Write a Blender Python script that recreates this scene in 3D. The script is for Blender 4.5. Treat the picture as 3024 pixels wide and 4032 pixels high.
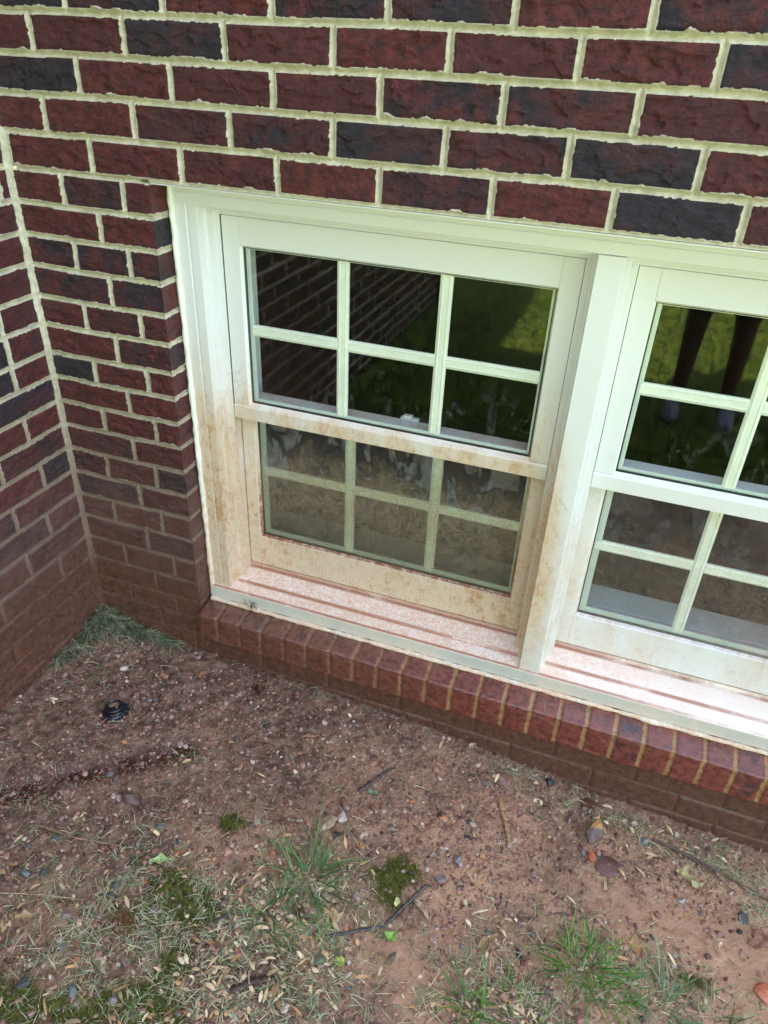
import bpy, bmesh, math, random
import numpy as np
from mathutils import Vector, Matrix, Euler

# ------------------------------------------------------------------ scene, camera, light
for o in list(bpy.data.objects): bpy.data.objects.remove(o)
SC = bpy.context.scene
COL = SC.collection
cam_d = bpy.data.cameras.new('camera'); cam = bpy.data.objects.new('camera', cam_d); COL.objects.link(cam)
cam.location = (1.3154, -1.3294, 0.2466); cam.rotation_euler = (1.0015, -0.0409, 0.3466)
cam_d.sensor_fit = 'HORIZONTAL'; cam_d.sensor_width = 36.0; cam_d.lens = 2876.3 / 3024 * 36.0
cam_d.clip_start = 0.02; cam_d.clip_end = 500
SC.camera = cam
SUN_EL, SUN_AZ = math.radians(58), math.radians(-12)      # sun stands behind the house
W = bpy.data.worlds.new("World"); SC.world = W; W.use_nodes = True
wn = W.node_tree; bg = wn.nodes['Background']
sky = wn.nodes.new('ShaderNodeTexSky'); sky.sky_type = 'NISHITA'; sky.sun_disc = False
sky.sun_elevation = SUN_EL; sky.sun_rotation = SUN_AZ; sky.air_density = 1.0; sky.dust_density = 1.5; sky.ozone_density = 0.6
hs = wn.nodes.new('ShaderNodeHueSaturation'); hs.inputs['Saturation'].default_value = 0.66
wn.links.new(sky.outputs[0], hs.inputs['Color']); wn.links.new(hs.outputs[0], bg.inputs[0]); bg.inputs[1].default_value = 0.15
sd = bpy.data.lights.new('sun', 'SUN'); sd.energy = 4.0; sd.angle = math.radians(0.5); sd.color = (1.0, 0.95, 0.86)
sun = bpy.data.objects.new('sun', sd); COL.objects.link(sun); sun.location = (0, 3, 8)
dv = Vector((math.sin(SUN_AZ) * math.cos(SUN_EL), math.cos(SUN_AZ) * math.cos(SUN_EL), math.sin(SUN_EL)))
sun.rotation_euler = dv.to_track_quat('Z', 'Y').to_euler()
SC.view_settings.view_transform = 'Standard'; SC.view_settings.look = 'None'
SC.view_settings.exposure = 3.15; SC.view_settings.gamma = 1.0
SC.render.engine = 'CYCLES'
SC.cycles.max_bounces = 8; SC.cycles.transparent_max_bounces = 12; SC.cycles.glossy_bounces = 4

# ------------------------------------------------------------------ numpy noise
def _h(ix, iy, s):
    h = (ix.astype(np.int64) * 374761393 + iy.astype(np.int64) * 668265263 + s * 2147483647) & 0xFFFFFFFF
    h = ((h ^ (h >> 13)) * 1274126177) & 0xFFFFFFFF
    h = ((h ^ (h >> 16)) * 2246822519) & 0xFFFFFFFF
    return ((h ^ (h >> 13)) & 0xFFFFFF) / float(0xFFFFFF)
def pn(x, y, s=0):
    x = np.asarray(x, float); y = np.asarray(y, float)
    x0 = np.floor(x); y0 = np.floor(y); fx = x - x0; fy = y - y0
    u = fx * fx * fx * (fx * (fx * 6 - 15) + 10); v = fy * fy * fy * (fy * (fy * 6 - 15) + 10)
    def g(a, b):
        t = _h(x0 + a, y0 + b, s) * 6.28318
        return np.cos(t) * (fx - a) + np.sin(t) * (fy - b)
    return 1.5 * ((g(0, 0) * (1 - u) + g(1, 0) * u) * (1 - v) + (g(0, 1) * (1 - u) + g(1, 1) * u) * v)
def fb(x, y, o=4, s=0, g=0.5):
    r = 0; a = 1.0; t = 0
    for i in range(o):
        r = r + a * pn(x * 2 ** i + 17.3 * i, y * 2 ** i - 9.1 * i, s + i); t += a; a *= g
    return r / t
def ss(a, b, x):
    t = np.clip((x - a) / (b - a), 0, 1); return t * t * (3 - 2 * t)

# ------------------------------------------------------------------ object helpers
def tag(o, label=None, cat=None, group=None, kind=None):
    if label: o['label'] = label
    if cat: o['category'] = cat
    if group: o['group'] = group
    if kind: o['kind'] = kind
    return o
def link(name, me, mat=None, parent=None):
    o = bpy.data.objects.new(name, me); COL.objects.link(o)
    if mat: me.materials.append(mat)
    if parent: o.parent = parent
    return o
def empty(name, loc=(0, 0, 0), label=None, cat=None, group=None, parent=None):
    o = bpy.data.objects.new(name, None); COL.objects.link(o); o.location = loc; o.empty_display_size = 0.05
    if parent: o.parent = parent
    return tag(o, label, cat, group)
def mesh_np(name, V, F, attr=None, smooth=True, aname='bk'):
    """V (n,3), F (m,k) equal-sized polygons"""
    me = bpy.data.meshes.new(name); V = np.ascontiguousarray(V, dtype=np.float32); F = np.ascontiguousarray(F, dtype=np.int32)
    m, k = F.shape
    me.vertices.add(len(V)); me.vertices.foreach_set('co', V.ravel())
    me.loops.add(m * k); me.loops.foreach_set('vertex_index', F.ravel())
    me.polygons.add(m); me.polygons.foreach_set('loop_start', np.arange(0, m * k, k, dtype=np.int32))
    me.polygons.foreach_set('loop_total', np.full(m, k, dtype=np.int32))
    me.polygons.foreach_set('use_smooth', np.full(m, smooth, dtype=bool))
    me.update(calc_edges=True)
    if attr is not None:
        a = me.attributes.new(aname, 'FLOAT_COLOR', 'POINT'); a.data.foreach_set('color', np.ascontiguousarray(attr, dtype=np.float32).ravel())
    return me
class Patches:
    def __init__(s): s.V = []; s.F = []; s.A = []; s.n = 0
    def add(s, P, A, flip=False):
        ny, nx, _ = P.shape
        i = np.arange(ny * nx).reshape(ny, nx) + s.n
        q = np.stack([i[:-1, :-1], i[:-1, 1:], i[1:, 1:], i[1:, :-1]], -1).reshape(-1, 4)
        if flip: q = q[:, ::-1]
        s.V.append(P.reshape(-1, 3)); s.F.append(q); s.A.append(A.reshape(-1, 4)); s.n += ny * nx
    def mesh(s, name): return mesh_np(name, np.concatenate(s.V), np.concatenate(s.F), np.concatenate(s.A))
def prism(bm, pts, axis, a, b):
    """closed prism: pts are 2D in the other two axes (x:(y,z)  y:(x,z)  z:(x,y))"""
    def P(p, t): return {'x': (t, p[0], p[1]), 'y': (p[0], t, p[1]), 'z': (p[0], p[1], t)}[axis]
    A = [bm.verts.new(P(p, a)) for p in pts]; B = [bm.verts.new(P(p, b)) for p in pts]; n = len(pts)
    bm.faces.new(A); bm.faces.new(B[::-1])
    for i in range(n): bm.faces.new((A[i], B[i], B[(i + 1) % n], A[(i + 1) % n]))
def box(bm, x0, x1, y0, y1, z0, z1): prism(bm, [(x0, y0), (x1, y0), (x1, y1), (x0, y1)], 'z', z0, z1)
def bobj(name, bm, mat, parent=None, bevel=0.0, seg=2, smooth=False):
    bmesh.ops.recalc_face_normals(bm, faces=bm.faces)
    me = bpy.data.meshes.new(name); bm.to_mesh(me); bm.free()
    o = link(name, me, mat, parent)
    if smooth:
        for p in me.polygons: p.use_smooth = True
    if bevel:
        md = o.modifiers.new('bevel', 'BEVEL'); md.width = bevel; md.segments = seg; md.limit_method = 'ANGLE'; md.angle_limit = math.radians(25)
    return o

# ------------------------------------------------------------------ shader helpers
class NT:
    def __init__(s, name):
        s.m = bpy.data.materials.new(name); s.m.use_nodes = True; s.t = s.m.node_tree; s.t.nodes.clear()
        s.out = s.t.nodes.new('ShaderNodeOutputMaterial')
    def n(s, typ, **kw):
        nd = s.t.nodes.new('ShaderNode' + typ)
        for k, v in kw.items(): setattr(nd, k, v)
        return nd
    def put(s, sock, v):
        if v is None: return
        if isinstance(v, bpy.types.NodeSocket): s.t.links.new(v, sock)
        else:
            if isinstance(v, (tuple, list)) and len(v) == 3 and sock.type == 'RGBA': v = (*v, 1)
            sock.default_value = v
    def math(s, op, a, b=None, c=None, clamp=False):
        nd = s.n('Math', operation=op, use_clamp=clamp); s.put(nd.inputs[0], a); s.put(nd.inputs[1], b); s.put(nd.inputs[2], c); return nd.outputs[0]
    def mul(s, a, b): return s.math('MULTIPLY', a, b)
    def add(s, a, b): return s.math('ADD', a, b)
    def ramp(s, v, a, b, lo=0.0, hi=1.0, smooth=True):
        nd = s.n('MapRange'); nd.interpolation_type = 'SMOOTHSTEP' if smooth else 'LINEAR'
        s.put(nd.inputs['Value'], v); s.put(nd.inputs['From Min'], a); s.put(nd.inputs['From Max'], b); s.put(nd.inputs['To Min'], lo); s.put(nd.inputs['To Max'], hi)
        return nd.outputs[0]
    def mix(s, f, a, b, mode='MIX'):
        nd = s.n('Mix', data_type='RGBA', blend_type=mode); s.put(nd.inputs[0], f); s.put(nd.inputs[6], a); s.put(nd.inputs[7], b); return nd.outputs[2]
    def pos(s):
        if not hasattr(s, '_p'):
            s._p = s.n('NewGeometry').outputs['Position']; sx = s.n('SeparateXYZ'); s.t.links.new(s._p, sx.inputs[0]); s.x, s.y, s.z = sx.outputs
        return s._p
    def noise(s, scale, detail=4, rough=0.55, vec=None, st=(1, 1, 1), dist=0.0, off=0.0):
        nd = s.n('TexNoise'); p = vec or s.pos()
        mp = s.n('Mapping'); s.t.links.new(p, mp.inputs[0]); mp.inputs['Scale'].default_value = st; mp.inputs['Location'].default_value = (off, off * .7, off * .3)
        s.t.links.new(mp.outputs[0], nd.inputs['Vector']); nd.inputs['Scale'].default_value = scale; nd.inputs['Detail'].default_value = detail
        nd.inputs['Roughness'].default_value = rough; nd.inputs['Distortion'].default_value = dist
        return nd.outputs[0]
    def attr(s, name='bk'):
        a = s.n('Attribute', attribute_name=name); sp = s.n('SeparateColor'); s.t.links.new(a.outputs['Color'], sp.inputs[0]); return a.outputs['Color'], sp.outputs[0], sp.outputs[1], sp.outputs[2]
    def bump(s, h, strength=0.5, dist=0.001, normal=None):
        b = s.n('Bump'); s.put(b.inputs['Height'], h); b.inputs['Strength'].default_value = strength; b.inputs['Distance'].default_value = dist
        if normal: s.t.links.new(normal, b.inputs['Normal'])
        return b.outputs[0]
    def bsdf(s, col, rough=0.5, normal=None, spec=0.5, coat=None, coat_r=0.1, **kw):
        b = s.n('BsdfPrincipled'); s.put(b.inputs['Base Color'], col); s.put(b.inputs['Roughness'], rough); s.put(b.inputs['Specular IOR Level'], spec)
        if normal: s.t.links.new(normal, b.inputs['Normal'])
        if coat is not None: s.put(b.inputs['Coat Weight'], coat); s.put(b.inputs['Coat Roughness'], coat_r)
        for k, v in kw.items(): s.put(b.inputs[k], v)
        s.t.links.new(b.outputs[0], s.out.inputs[0]); return b

# ------------------------------------------------------------------ materials
def mat_brick(name, mud_shift=0.0, sill=False):
    N = NT(name); N.pos(); c, mo, dk, rn = N.attr()
    n1 = N.noise(55, 6, 0.65); n2 = N.noise(14, 4, 0.6, off=3.1); n3 = N.noise(260, 3, 0.6, off=5.0); n4 = N.noise(900, 2, 0.6, off=8.)
    red = N.mix(N.ramp(n1, .32, .68), (.040, .0070, .0080, 1), (.145, .024, .021, 1))
    red = N.mix(N.ramp(rn, 0, 1, 0, .65), red, (.062, .0125, .016, 1))
    red = N.mix(N.ramp(n2, .58, .75, 0, .55), red, (.16, .036, .022, 1))
    if sill: red = N.mix(N.ramp(n1, .32, .68), (.095, .017, .014, 1), (.215, .048, .036, 1))
    dark = N.mix(N.ramp(n1, .3, .7), (.008, .0072, .011, 1), (.036, .020, .030, 1))
    dark = N.mix(N.ramp(n3, .58, .72, 0, .5), dark, (.070, .035, .038, 1))
    dark = N.mix(N.ramp(n2, .48, .62, 0, .85), dark, (.060, .016, .019, 1))
    dk2 = N.ramp(N.add(dk, N.mul(N.math('SUBTRACT', N.noise(22, 5, .7, off=41), .5), 1.1)), .30, .56)
    br = N.mix(dk2, red, dark)
    br = N.mix(N.ramp(n3, .70, .78, 0, .30), br, (.24, .10, .07, 1))
    mor = N.mix(N.ramp(n1, .3, .7), (.55, .495, .355, 1), (.78, .72, .56, 1))
    mor = N.mix(N.ramp(n3, .35, .28, 0, .45), mor, (.20, .17, .11, 1))
    if sill: mor = N.mix(N.ramp(n1, .3, .7), (.24, .115, .045, 1), (.40, .22, .10, 1))
    # mud washed over the lowest courses
    nz = N.add(N.z, N.mul(N.math('SUBTRACT', N.noise(3.2, 5, 0.6, st=(1, 1, .5), off=2), .5), .28))
    nz = N.add(nz, N.mul(N.math('SUBTRACT', N.noise(24, 4, .7, off=12), .5), .16))
    film = N.ramp(N.add(nz, mud_shift), -.54, -.92)
    deep = N.ramp(N.add(nz, mud_shift), -.86, -1.10)
    tan = N.ramp(N.add(nz, mud_shift), -.30, -.72)
    if sill:
        film = N.ramp(N.add(N.x, N.mul(N.math('SUBTRACT', n2, .5), .8)), 1.20, .50, .05, .85); deep = N.mul(film, .8); tan = film
    if not sill:
        awy = N.ramp(N.y, -1.7, -.9); film = N.mul(film, awy); deep = N.mul(deep, awy); tan = N.mul(tan, awy)
    mcol = N.mix(N.ramp(n1, .35, .65), (.082, .0265, .0135, 1), (.160, .058, .032, 1))
    fcol = N.mix(N.ramp(n2, .4, .6), (.120, .058, .046, 1), (.17, .090, .072, 1))
    mor = N.mix(N.mul(tan, .72), mor, (.21, .118, .075, 1))
    base = N.mix(N.ramp(N.add(mo, N.mul(N.math('SUBTRACT', n3, .5), .35)), .38, .58), br, mor)
    base = N.mix(N.mul(film, .58), base, fcol)
    base = N.mix(N.mul(deep, .93), base, mcol)
    if not sill:
        spk = N.mul(N.ramp(N.noise(170, 3, .6, off=51), .60, .66), N.mul(N.ramp(nz, -.30, -.75), N.ramp(N.y, -1.7, -.9)))
        base = N.mix(N.mul(spk, .8), base, (.16, .075, .045, 1))
    rough = N.add(N.ramp(n1, .3, .7, .28, .60), N.mul(mo, .2))
    wet = N.mul(deep, N.ramp(n2, .35, .6, .45, 1.0))
    rough = N.math('SUBTRACT', rough, N.mul(wet, .28))
    if sill: rough = N.ramp(n1, .3, .7, .18, .42)
    n6 = N.noise(120, 5, .7, st=(1, 1, 1.8), off=15)
    h = N.add(N.mul(n1, .7), N.add(N.mul(N.math('ABSOLUTE', N.math('SUBTRACT', n6, .5)), 2.2), N.add(N.mul(n3, .5), N.mul(n4, .2))))
    nm = N.bump(h, .95 if not sill else .5, .0036 if not sill else .0022)
    N.bsdf(base, rough, nm, .5 if not sill else .75, coat=(N.mul(wet, .45) if not sill else .25), coat_r=.16 if not sill else .14)
    return N.m
M_BRICK = mat_brick('brick_weathered')
M_SILLB = mat_brick('brick_wet_sill', sill=True)

def mat_vinyl(name, kind='frame'):
    N = NT(name); N.pos()
    n1 = N.noise(9, 5, .6, st=(1, 1, .45)); n2 = N.noise(260, 2, .55, off=1.7); n3 = N.noise(70, 6, .72, st=(1, 1, .55), off=4.); n5 = N.noise(620, 2, .5, off=6)
    left = N.ramp(N.x, 1.205, 1.285, 1.06, .34)
    lvl = N.mul(N.ramp(N.z, -.14, -.92), left)
    wash = N.mul(N.ramp(N.add(n1, N.mul(lvl, .42)), .45, .85), N.ramp(lvl, 0, .6))
    base = (.70, .70, .70, 1)
    col = N.mix(N.mul(wash, .80), base, (.62, .44, .28, 1))
    stain = N.mul(N.ramp(N.add(n3, N.mul(N.math('SUBTRACT', n1, .5), .5)), .50, .68), N.ramp(lvl, .12, .8, 0, .80))
    col = N.mix(stain, col, (.50, .235, .095, 1))
    n7 = N.noise(30, 4, .65, off=21)
    sp = N.mul(N.ramp(N.add(N.add(N.mul(n2, .6), N.mul(n7, .4)), N.mul(lvl, .07)), .60, .68), N.ramp(lvl, .03, .3, 0, .7))
    col = N.mix(N.mul(sp, .55), col, (.26, .135, .07, 1))
    sp2 = N.mul(N.ramp(N.add(n5, N.mul(N.math('SUBTRACT', n7, .5), .3)), .71, .77), N.ramp(N.z, 0, -.5, .30, .8))
    col = N.mix(sp2, col, (.12, .09, .06, 1))
    glb = N.mul(N.mul(N.ramp(N.y, .1505, .154), N.ramp(N.z, -.62, -.84)), N.mul(N.ramp(N.x, 1.22, 1.30, 1, .35), N.ramp(n3, .36, .56, .25, 1)))
    col = N.mix(glb, col, (.22, .075, .035, 1))
    wsb = N.mul(N.ramp(N.z, -1.0148, -1.0158), N.ramp(N.y, .1495, .1505)); col = N.mix(N.mul(wsb, N.ramp(n3, .3, .6, .5, .95)), col, (.16, .075, .035, 1))
    rough = N.ramp(n3, .3, .7, .28, .5)
    h = N.add(N.mul(n2, .5), N.mul(n1, .2)); cr = .25
    if kind == 'sill':
        lx = N.ramp(N.x, 1.0, 1.9, 1.0, .25)
        col = N.mix(N.ramp(n1, .3, .7, .2, .7), (.85, .78, .72, 1), (.84, .64, .53, 1))
        nq = N.noise(230, 4, .7, off=31)
        f = N.mul(N.ramp(N.add(N.add(N.mul(nq, .6), N.mul(n3, .4)), N.mul(lx, .07)), .48, .66), lx)
        col = N.mix(N.mul(f, .78), col, (.64, .33, .20, 1))
        # mud caught in the crease, against the sash and along the outer edge
        def band(y0, w): return N.ramp(N.math('ABSOLUTE', N.math('SUBTRACT', N.y, y0)), w, w * .25)
        nb = N.noise(6, 5, .7, st=(1, 3, 1), off=9)
        b = N.math('MAXIMUM', N.math('MAXIMUM', band(.089, .006), band(.146, .009)), band(.0545, .006))
        b = N.mul(b, N.ramp(N.add(nb, N.mul(lx, .20)), .42, .70))
        col = N.mix(N.mul(b, .85), col, (.34, .115, .055, 1))
        fas = N.ramp(N.y, .0512, .0502)
        col = N.mix(fas, col, N.mix(N.ramp(n1, .3, .7), (.50, .50, .46, 1), (.62, .56, .48, 1)))
        rough = N.ramp(n3, .3, .7, .10, .32); h = N.add(N.mul(n3, 1.2), N.mul(n2, .3)); cr = .55
    nm = N.bump(h, cr, .0008)
    N.bsdf(col, rough, nm, .5, coat=.15 if kind != 'sill' else .6, coat_r=.12)
    return N.m
M_VINYL = mat_vinyl('white_vinyl'); M_SILLV = mat_vinyl('white_vinyl_sill', 'sill')

def mat_caulk():
    N = NT('caulk'); N.pos(); n1 = N.noise(60, 5, .6); n2 = N.noise(300, 3, .6, off=2)
    low = N.ramp(N.z, -.5, -1.05)
    col = N.mix(N.mul(low, N.ramp(n1, .3, .6, .3, 1)), (.80, .80, .72, 1), (.68, .47, .32, 1))
    col = N.mix(N.mul(low, N.ramp(n2, .55, .7, 0, .8)), col, (.33, .15, .08, 1))
    N.bsdf(col, .35, N.bump(N.add(n1, n2), .6, .0015), .5); return N.m
M_CAULK = mat_caulk()
def mat_plain(name, col, rough=.5, var=.25, scale=60, spec=.5, bump=.2, coat=None):
    N = NT(name); N.pos(); n = N.noise(scale, 5, .6)
    c2 = tuple(v * (1 - var) for v in col[:3]); c1 = tuple(min(1, v * (1 + var)) for v in col[:3])
    N.bsdf(N.mix(N.ramp(n, .3, .7), (*c2, 1), (*c1, 1)), rough, N.bump(n, bump, .001), spec, coat=coat); return N.m
M_GASKET = mat_plain('black_gasket', (.012, .013, .015), .35, .2)
M_SPACER = mat_plain('sash_inner_frame', (.60, .66, .62), .4, .06, 20, bump=.05)
M_MUNTIN = mat_plain('muntin_bar', (.84, .84, .76), .4, .05, 20, bump=.05)
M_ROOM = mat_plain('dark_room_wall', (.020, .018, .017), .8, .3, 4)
M_INSILL = mat_plain('painted_interior_trim', (.80, .84, .84), .5, .05, 10, bump=.05)

def mat_glass(name, dirt=0.0):
    N = NT(name); N.pos()
    fr = N.n('Fresnel'); fr.inputs[0].default_value = 1.52
    f = N.math('MULTIPLY', fr.outputs[0], 1.15, clamp=True)
    tr = N.n('BsdfTransparent'); tr.inputs[0].default_value = (.94, .97, .95, 1)
    gl = N.n('BsdfGlossy'); gl.inputs['Roughness'].default_value = 0.028; gl.inputs[0].default_value = (1, 1, 1, 1)
    mx = N.n('MixShader'); N.put(mx.inputs[0], f); N.t.links.new(tr.outputs[0], mx.inputs[1]); N.t.links.new(gl.outputs[0], mx.inputs[2])
    # dried water film and splashed mud
    nb = N.noise(16, 4, .62, st=(1.2, 1, .6), off=7.3, dist=.6); ns = N.noise(200, 4, .7, off=2.2); nf = N.noise(46, 5, .7, off=5.1)
    if dirt > .5:
        lx = N.ramp(N.x, 1.1, 1.35, 1, .35)
        zz = N.add(N.z, N.mul(N.math('SUBTRACT', nb, .5), .34))
        mudz = N.mul(N.ramp(zz, -.60, -.74), lx)
        film = N.add(N.mul(N.math('MULTIPLY', N.ramp(nb, .51, .55), N.ramp(nf, .3, .65, .35, 1.)), N.mul(N.ramp(N.z, -.80, -.66, 0, .19), N.ramp(N.x, 1.1, 1.4, 1, .35))), N.mul(N.ramp(nf, .2, .8, .030, .060), N.ramp(N.x, 1.1, 1.3, 1, .7)))
        brown = N.mul(mudz, N.ramp(N.add(ns, N.mul(nf, .4)), .54, .80, .06, .40))
        brown = N.mul(brown, N.ramp(N.z, -.90, -.76, .50, 1))
    else:
        film = N.mul(N.ramp(nb, .56, .60), N.mul(N.ramp(nf, .42, .62), N.ramp(N.z, -.28, -.48, 0.0, .07)))
        brown = N.mul(N.ramp(ns, .66, .70), .22)
    df = N.n('BsdfDiffuse'); df.inputs[0].default_value = (.55, .55, .55, 1)
    db = N.n('BsdfDiffuse'); db.inputs[0].default_value = (.42, .31, .19, 1)
    m2 = N.n('MixShader'); N.put(m2.inputs[0], film); N.t.links.new(mx.outputs[0], m2.inputs[1]); N.t.links.new(df.outputs[0], m2.inputs[2])
    m3 = N.n('MixShader'); N.put(m3.inputs[0], brown); N.t.links.new(m2.outputs[0], m3.inputs[1]); N.t.links.new(db.outputs[0], m3.inputs[2])
    N.t.links.new(m3.outputs[0], N.out.inputs[0]); return N.m
M_GLASS_U = mat_glass('glass_upper', 0.2); M_GLASS_L = mat_glass('glass_lower_muddy', 1.0)

# ------------------------------------------------------------------ brick walls
XE = 0.3463; XR = 2.165; ZH = -0.003          # window opening: left edge, right edge, head
JZ = [3.3 - 0, ]                               # bed joint heights, top to bottom
ups = [.0665, .1365, .205, .2725]; k = .2725
while k < 3.2: k += .0677; ups.append(k)
JZ = sorted(ups, reverse=True) + [-.003, -.071, -.139, -.206, -.276, -.3425, -.411, -.473, -.538, -.603, -.671, -.739, -.808, -.876, -.948, -1.018, -1.086, -1.147, -1.206, -1.270, -1.338, -1.405, -1.473, -1.54]
JZ = np.array(JZ[::-1])                        # ascending
I0 = int(np.argmin(abs(JZ + .003)))            # row r sits between JZ[I0+r] and JZ[I0+r+1]
L = .2055
rng = np.random.RandomState(5)
JX = {0: [.007, .216, .425, .632, .834, 1.041, 1.242, 1.444], 1: [-.08, .12, .329, .538, .744, .95, 1.159, 1.362], 2: [.0, .216, .421, .629, .831, 1.043, 1.251, 1.455],
      3: [-.08, .122, .33, .538, .744, .946, 1.152, 1.353], 4: [0, .211, .42, .632, .839, 1.044, 1.247, 1.455],
      -1: [0, .130, .281, .42], -2: [0, .211, .42], -3: [0, .133, .274, .42], -4: [0, .212, .42], -5: [0, .130, .281, .42], -6: [0, .204, .42], -7: [0, .130, .277, .42],
      -8: [0, .213, .42], -9: [0, .130, .279, .42], -10: [0, .206, .42], -11: [0, .113, .261, .42], -12: [0, .203, .42], -13: [0, .11, .26, .42], -14: [0, .205, .42],
      -15: [0, .121, .280, .42], -16: [0, .210, .42], -17: [0, .116, .27, .42], -18: [0, .21, .42, .53, .735, .94], -19: [0, .11, .32, .53, .735, .943, 1.151, 1.36, 1.56, 1.768],
      -20: [0, .21, .42, .63, .835, 1.04, 1.25, 1.462, 1.669, 1.87], -21: [0, .11, .32, .53, .735, .943, 1.151, 1.36, 1.56, 1.768]}
CODE = {4: 'ddrmdrmrrd', 3: 'rrdrrrrdrrm', 2: 'drrrmmrrd', 1: 'rrmmdmdrmr', 0: 'rrrrmrdrrm', -1: 'rmr', -2: 'rr', -3: 'mmm', -4: 'mm', -5: 'rmr', -6: 'rm', -7: 'drr', -8: 'rr', -9: 'rrr', -10: 'mr',
        -11: 'mrd', -12: 'dr', -13: 'rrr', -14: 'rd', -15: 'rrr', -16: 'rm'}
JXB = {-1: [0, .04, .245], -6: [0, .116, .32], -7: [0, .118, .31], -9: [0, .119, .325], -11: [0, .105, .31], -13: [0, .122, .33], -15: [0, .118, .325], -10: [0, .222, .43], -12: [0, .217, .42], -14: [0, .217, .42]}
def row_table(kind):
    T = []
    for i in range(len(JZ) - 1):
        r = i - I0; R_ = np.random.RandomState(1000 + r * 7 + (500 if kind == 'B' else 0))
        if kind == 'A': js = list(JX.get(r, [0, (.118 if r % 2 else .212)]))
        else: js = list(JXB.get(r, [0, (.118 if r % 2 else .217)]))
        while js[-1] < 6.2: js.append(js[-1] + L + R_.uniform(-.003, .003))
        code = CODE.get(r, '') if kind == 'A' else ''
        cs = []
        for b in range(len(js) - 1):
            ch = code[b] if b < len(code) else R_.choice(list('rrrrrmmd'))
            cs.append({'r': R_.uniform(0, .22), 'm': R_.uniform(.36, .48), 'd': R_.uniform(.78, 1)}[ch])
        T.append((np.array(js), np.array(cs), R_.rand(len(js)), R_.rand(len(js)) - .5, R_.rand(len(js)) - .5, R_.rand(len(js)) - .5))
    return T
TA = row_table('A'); TB = row_table('B')
def wall_field(u, z, T, seed, corner=True, hw=.0063, heads=True):
    sh = u.shape; u = u.ravel(); z = z.ravel()
    uu = u + .0012 * pn(u * 9, z * 9, seed) + .0008 * pn(u * 60, z * 60, seed + 1)
    zz = z + .0024 * pn(u * 4, z * 3, seed + 2) + .0005 * pn(u * 45, z * 45, seed + 3)
    ri = np.clip(np.searchsorted(JZ, zz) - 1, 0, len(JZ) - 2)
    zb = JZ[ri]; zt = JZ[ri + 1]
    d_lo = zz - zb; d_hi = zt - zz
    dh = np.full(u.shape, 9.); dark = np.zeros(u.shape); rnd = np.zeros(u.shape); off = np.zeros(u.shape); tx = np.zeros(u.shape); tz = np.zeros(u.shape)
    for r in np.unique(ri):
        m = ri == r; js, cs, rr, oo, t1, t2 = T[r]
        k = np.clip(np.searchsorted(js, uu[m]) - 1, 0, len(js) - 2)
        a = js[k]; b = js[k + 1]; dh[m] = np.minimum(uu[m] - a, b - uu[m])
        dark[m] = cs[k]; rnd[m] = rr[k]; off[m] = oo[k]; f = (uu[m] - (a + b) / 2) / L; fz = (zz[m] - (zb[m] + zt[m]) / 2) / .067
        tx[m] = t1[k] * f; tz[m] = t2[k] * fz
    if not heads: dh[:] = 9
    # ragged smeared mortar: wide on the lip under each brick, narrower above it
    rag1 = .0020 * fb(u * 95, z * 60, 3, seed + 5) + .0120 * np.maximum(0, fb(u * 22, z * 16, 3, seed + 6) - .16)
    rag2 = .0015 * fb(u * 110, z * 110, 3, seed + 7)
    e_lo = d_lo - (hw + .0008 + np.maximum(rag1, -.002)); e_hi = d_hi - (hw - .0004 + rag2)
    hwh = np.full(u.shape, hw + .0004)
    if corner: hwh = np.where(u < .05, .0095, hwh)
    e_h = dh - (hwh + .0018 * fb(u * 100, z * 100, 3, seed + 8))
    e = np.minimum(np.minimum(e_lo, e_hi), e_h)
    mort = ss(.0006, -.0006, e)
    low = ss(-.6, -1.0, z)
    tex = .0036 * fb(u * 30, z * 52, 5, seed + 11, .68)
    fl = fb(u * 14 + 5, z * 30, 4, seed + 15); tex = tex - .0026 * ss(.02, .05, fl) * ss(.30, .8, rnd + .45) + .0008 * np.abs(fb(u * 60, z * 110, 3, seed + 19))
    tear = pn(u * 9 + 40, z * 22, seed + 23); tex = tex - .0016 * ss(.33, .36, tear)
    tex *= (1 - .62 * low)
    hb = .0005 + .0016 * off + .002 * tx + .0016 * tz + tex - .0020 * ss(.0035, 0, e)
    db = np.minimum(d_lo, d_hi); dj = np.minimum(db, dh)
    t = np.clip(dj / hw, 0, 1.4)
    hm = -.0062 + .0052 * t ** 1.5 - .0030 * np.exp(-(dj / .0014) ** 2) + .0006 * fb(u * 150, z * 150, 3, seed + 27)
    lip = np.exp(-((e_lo + .0010) / .0011) ** 2) * (e_lo < .0008) * (d_lo < d_hi) * (e_h > -.002)
    hm = hm + .0017 * lip
    hm = hm + .0009 * ss(.5, 1.1, t)
    if corner: hm = np.where(u < .011, -.001 + .0008 * fb(u * 60, z * 60, 3, seed + 30) + .004 * ss(.011, .0, u), hm)
    h = hb * (1 - mort) + hm * mort
    # mud coats and evens out the lowest courses
    cm = ss(-.88, -1.08, z); h = h * (1 - .45 * cm) + cm * (.0010 * fb(u * 22, z * 22, 5, seed + 33) - .0006)
    A = np.stack([mort, np.clip(dark, 0, 1), rnd, np.ones_like(u)], -1)
    return h.reshape(sh), A.reshape(*sh, 4)

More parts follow.
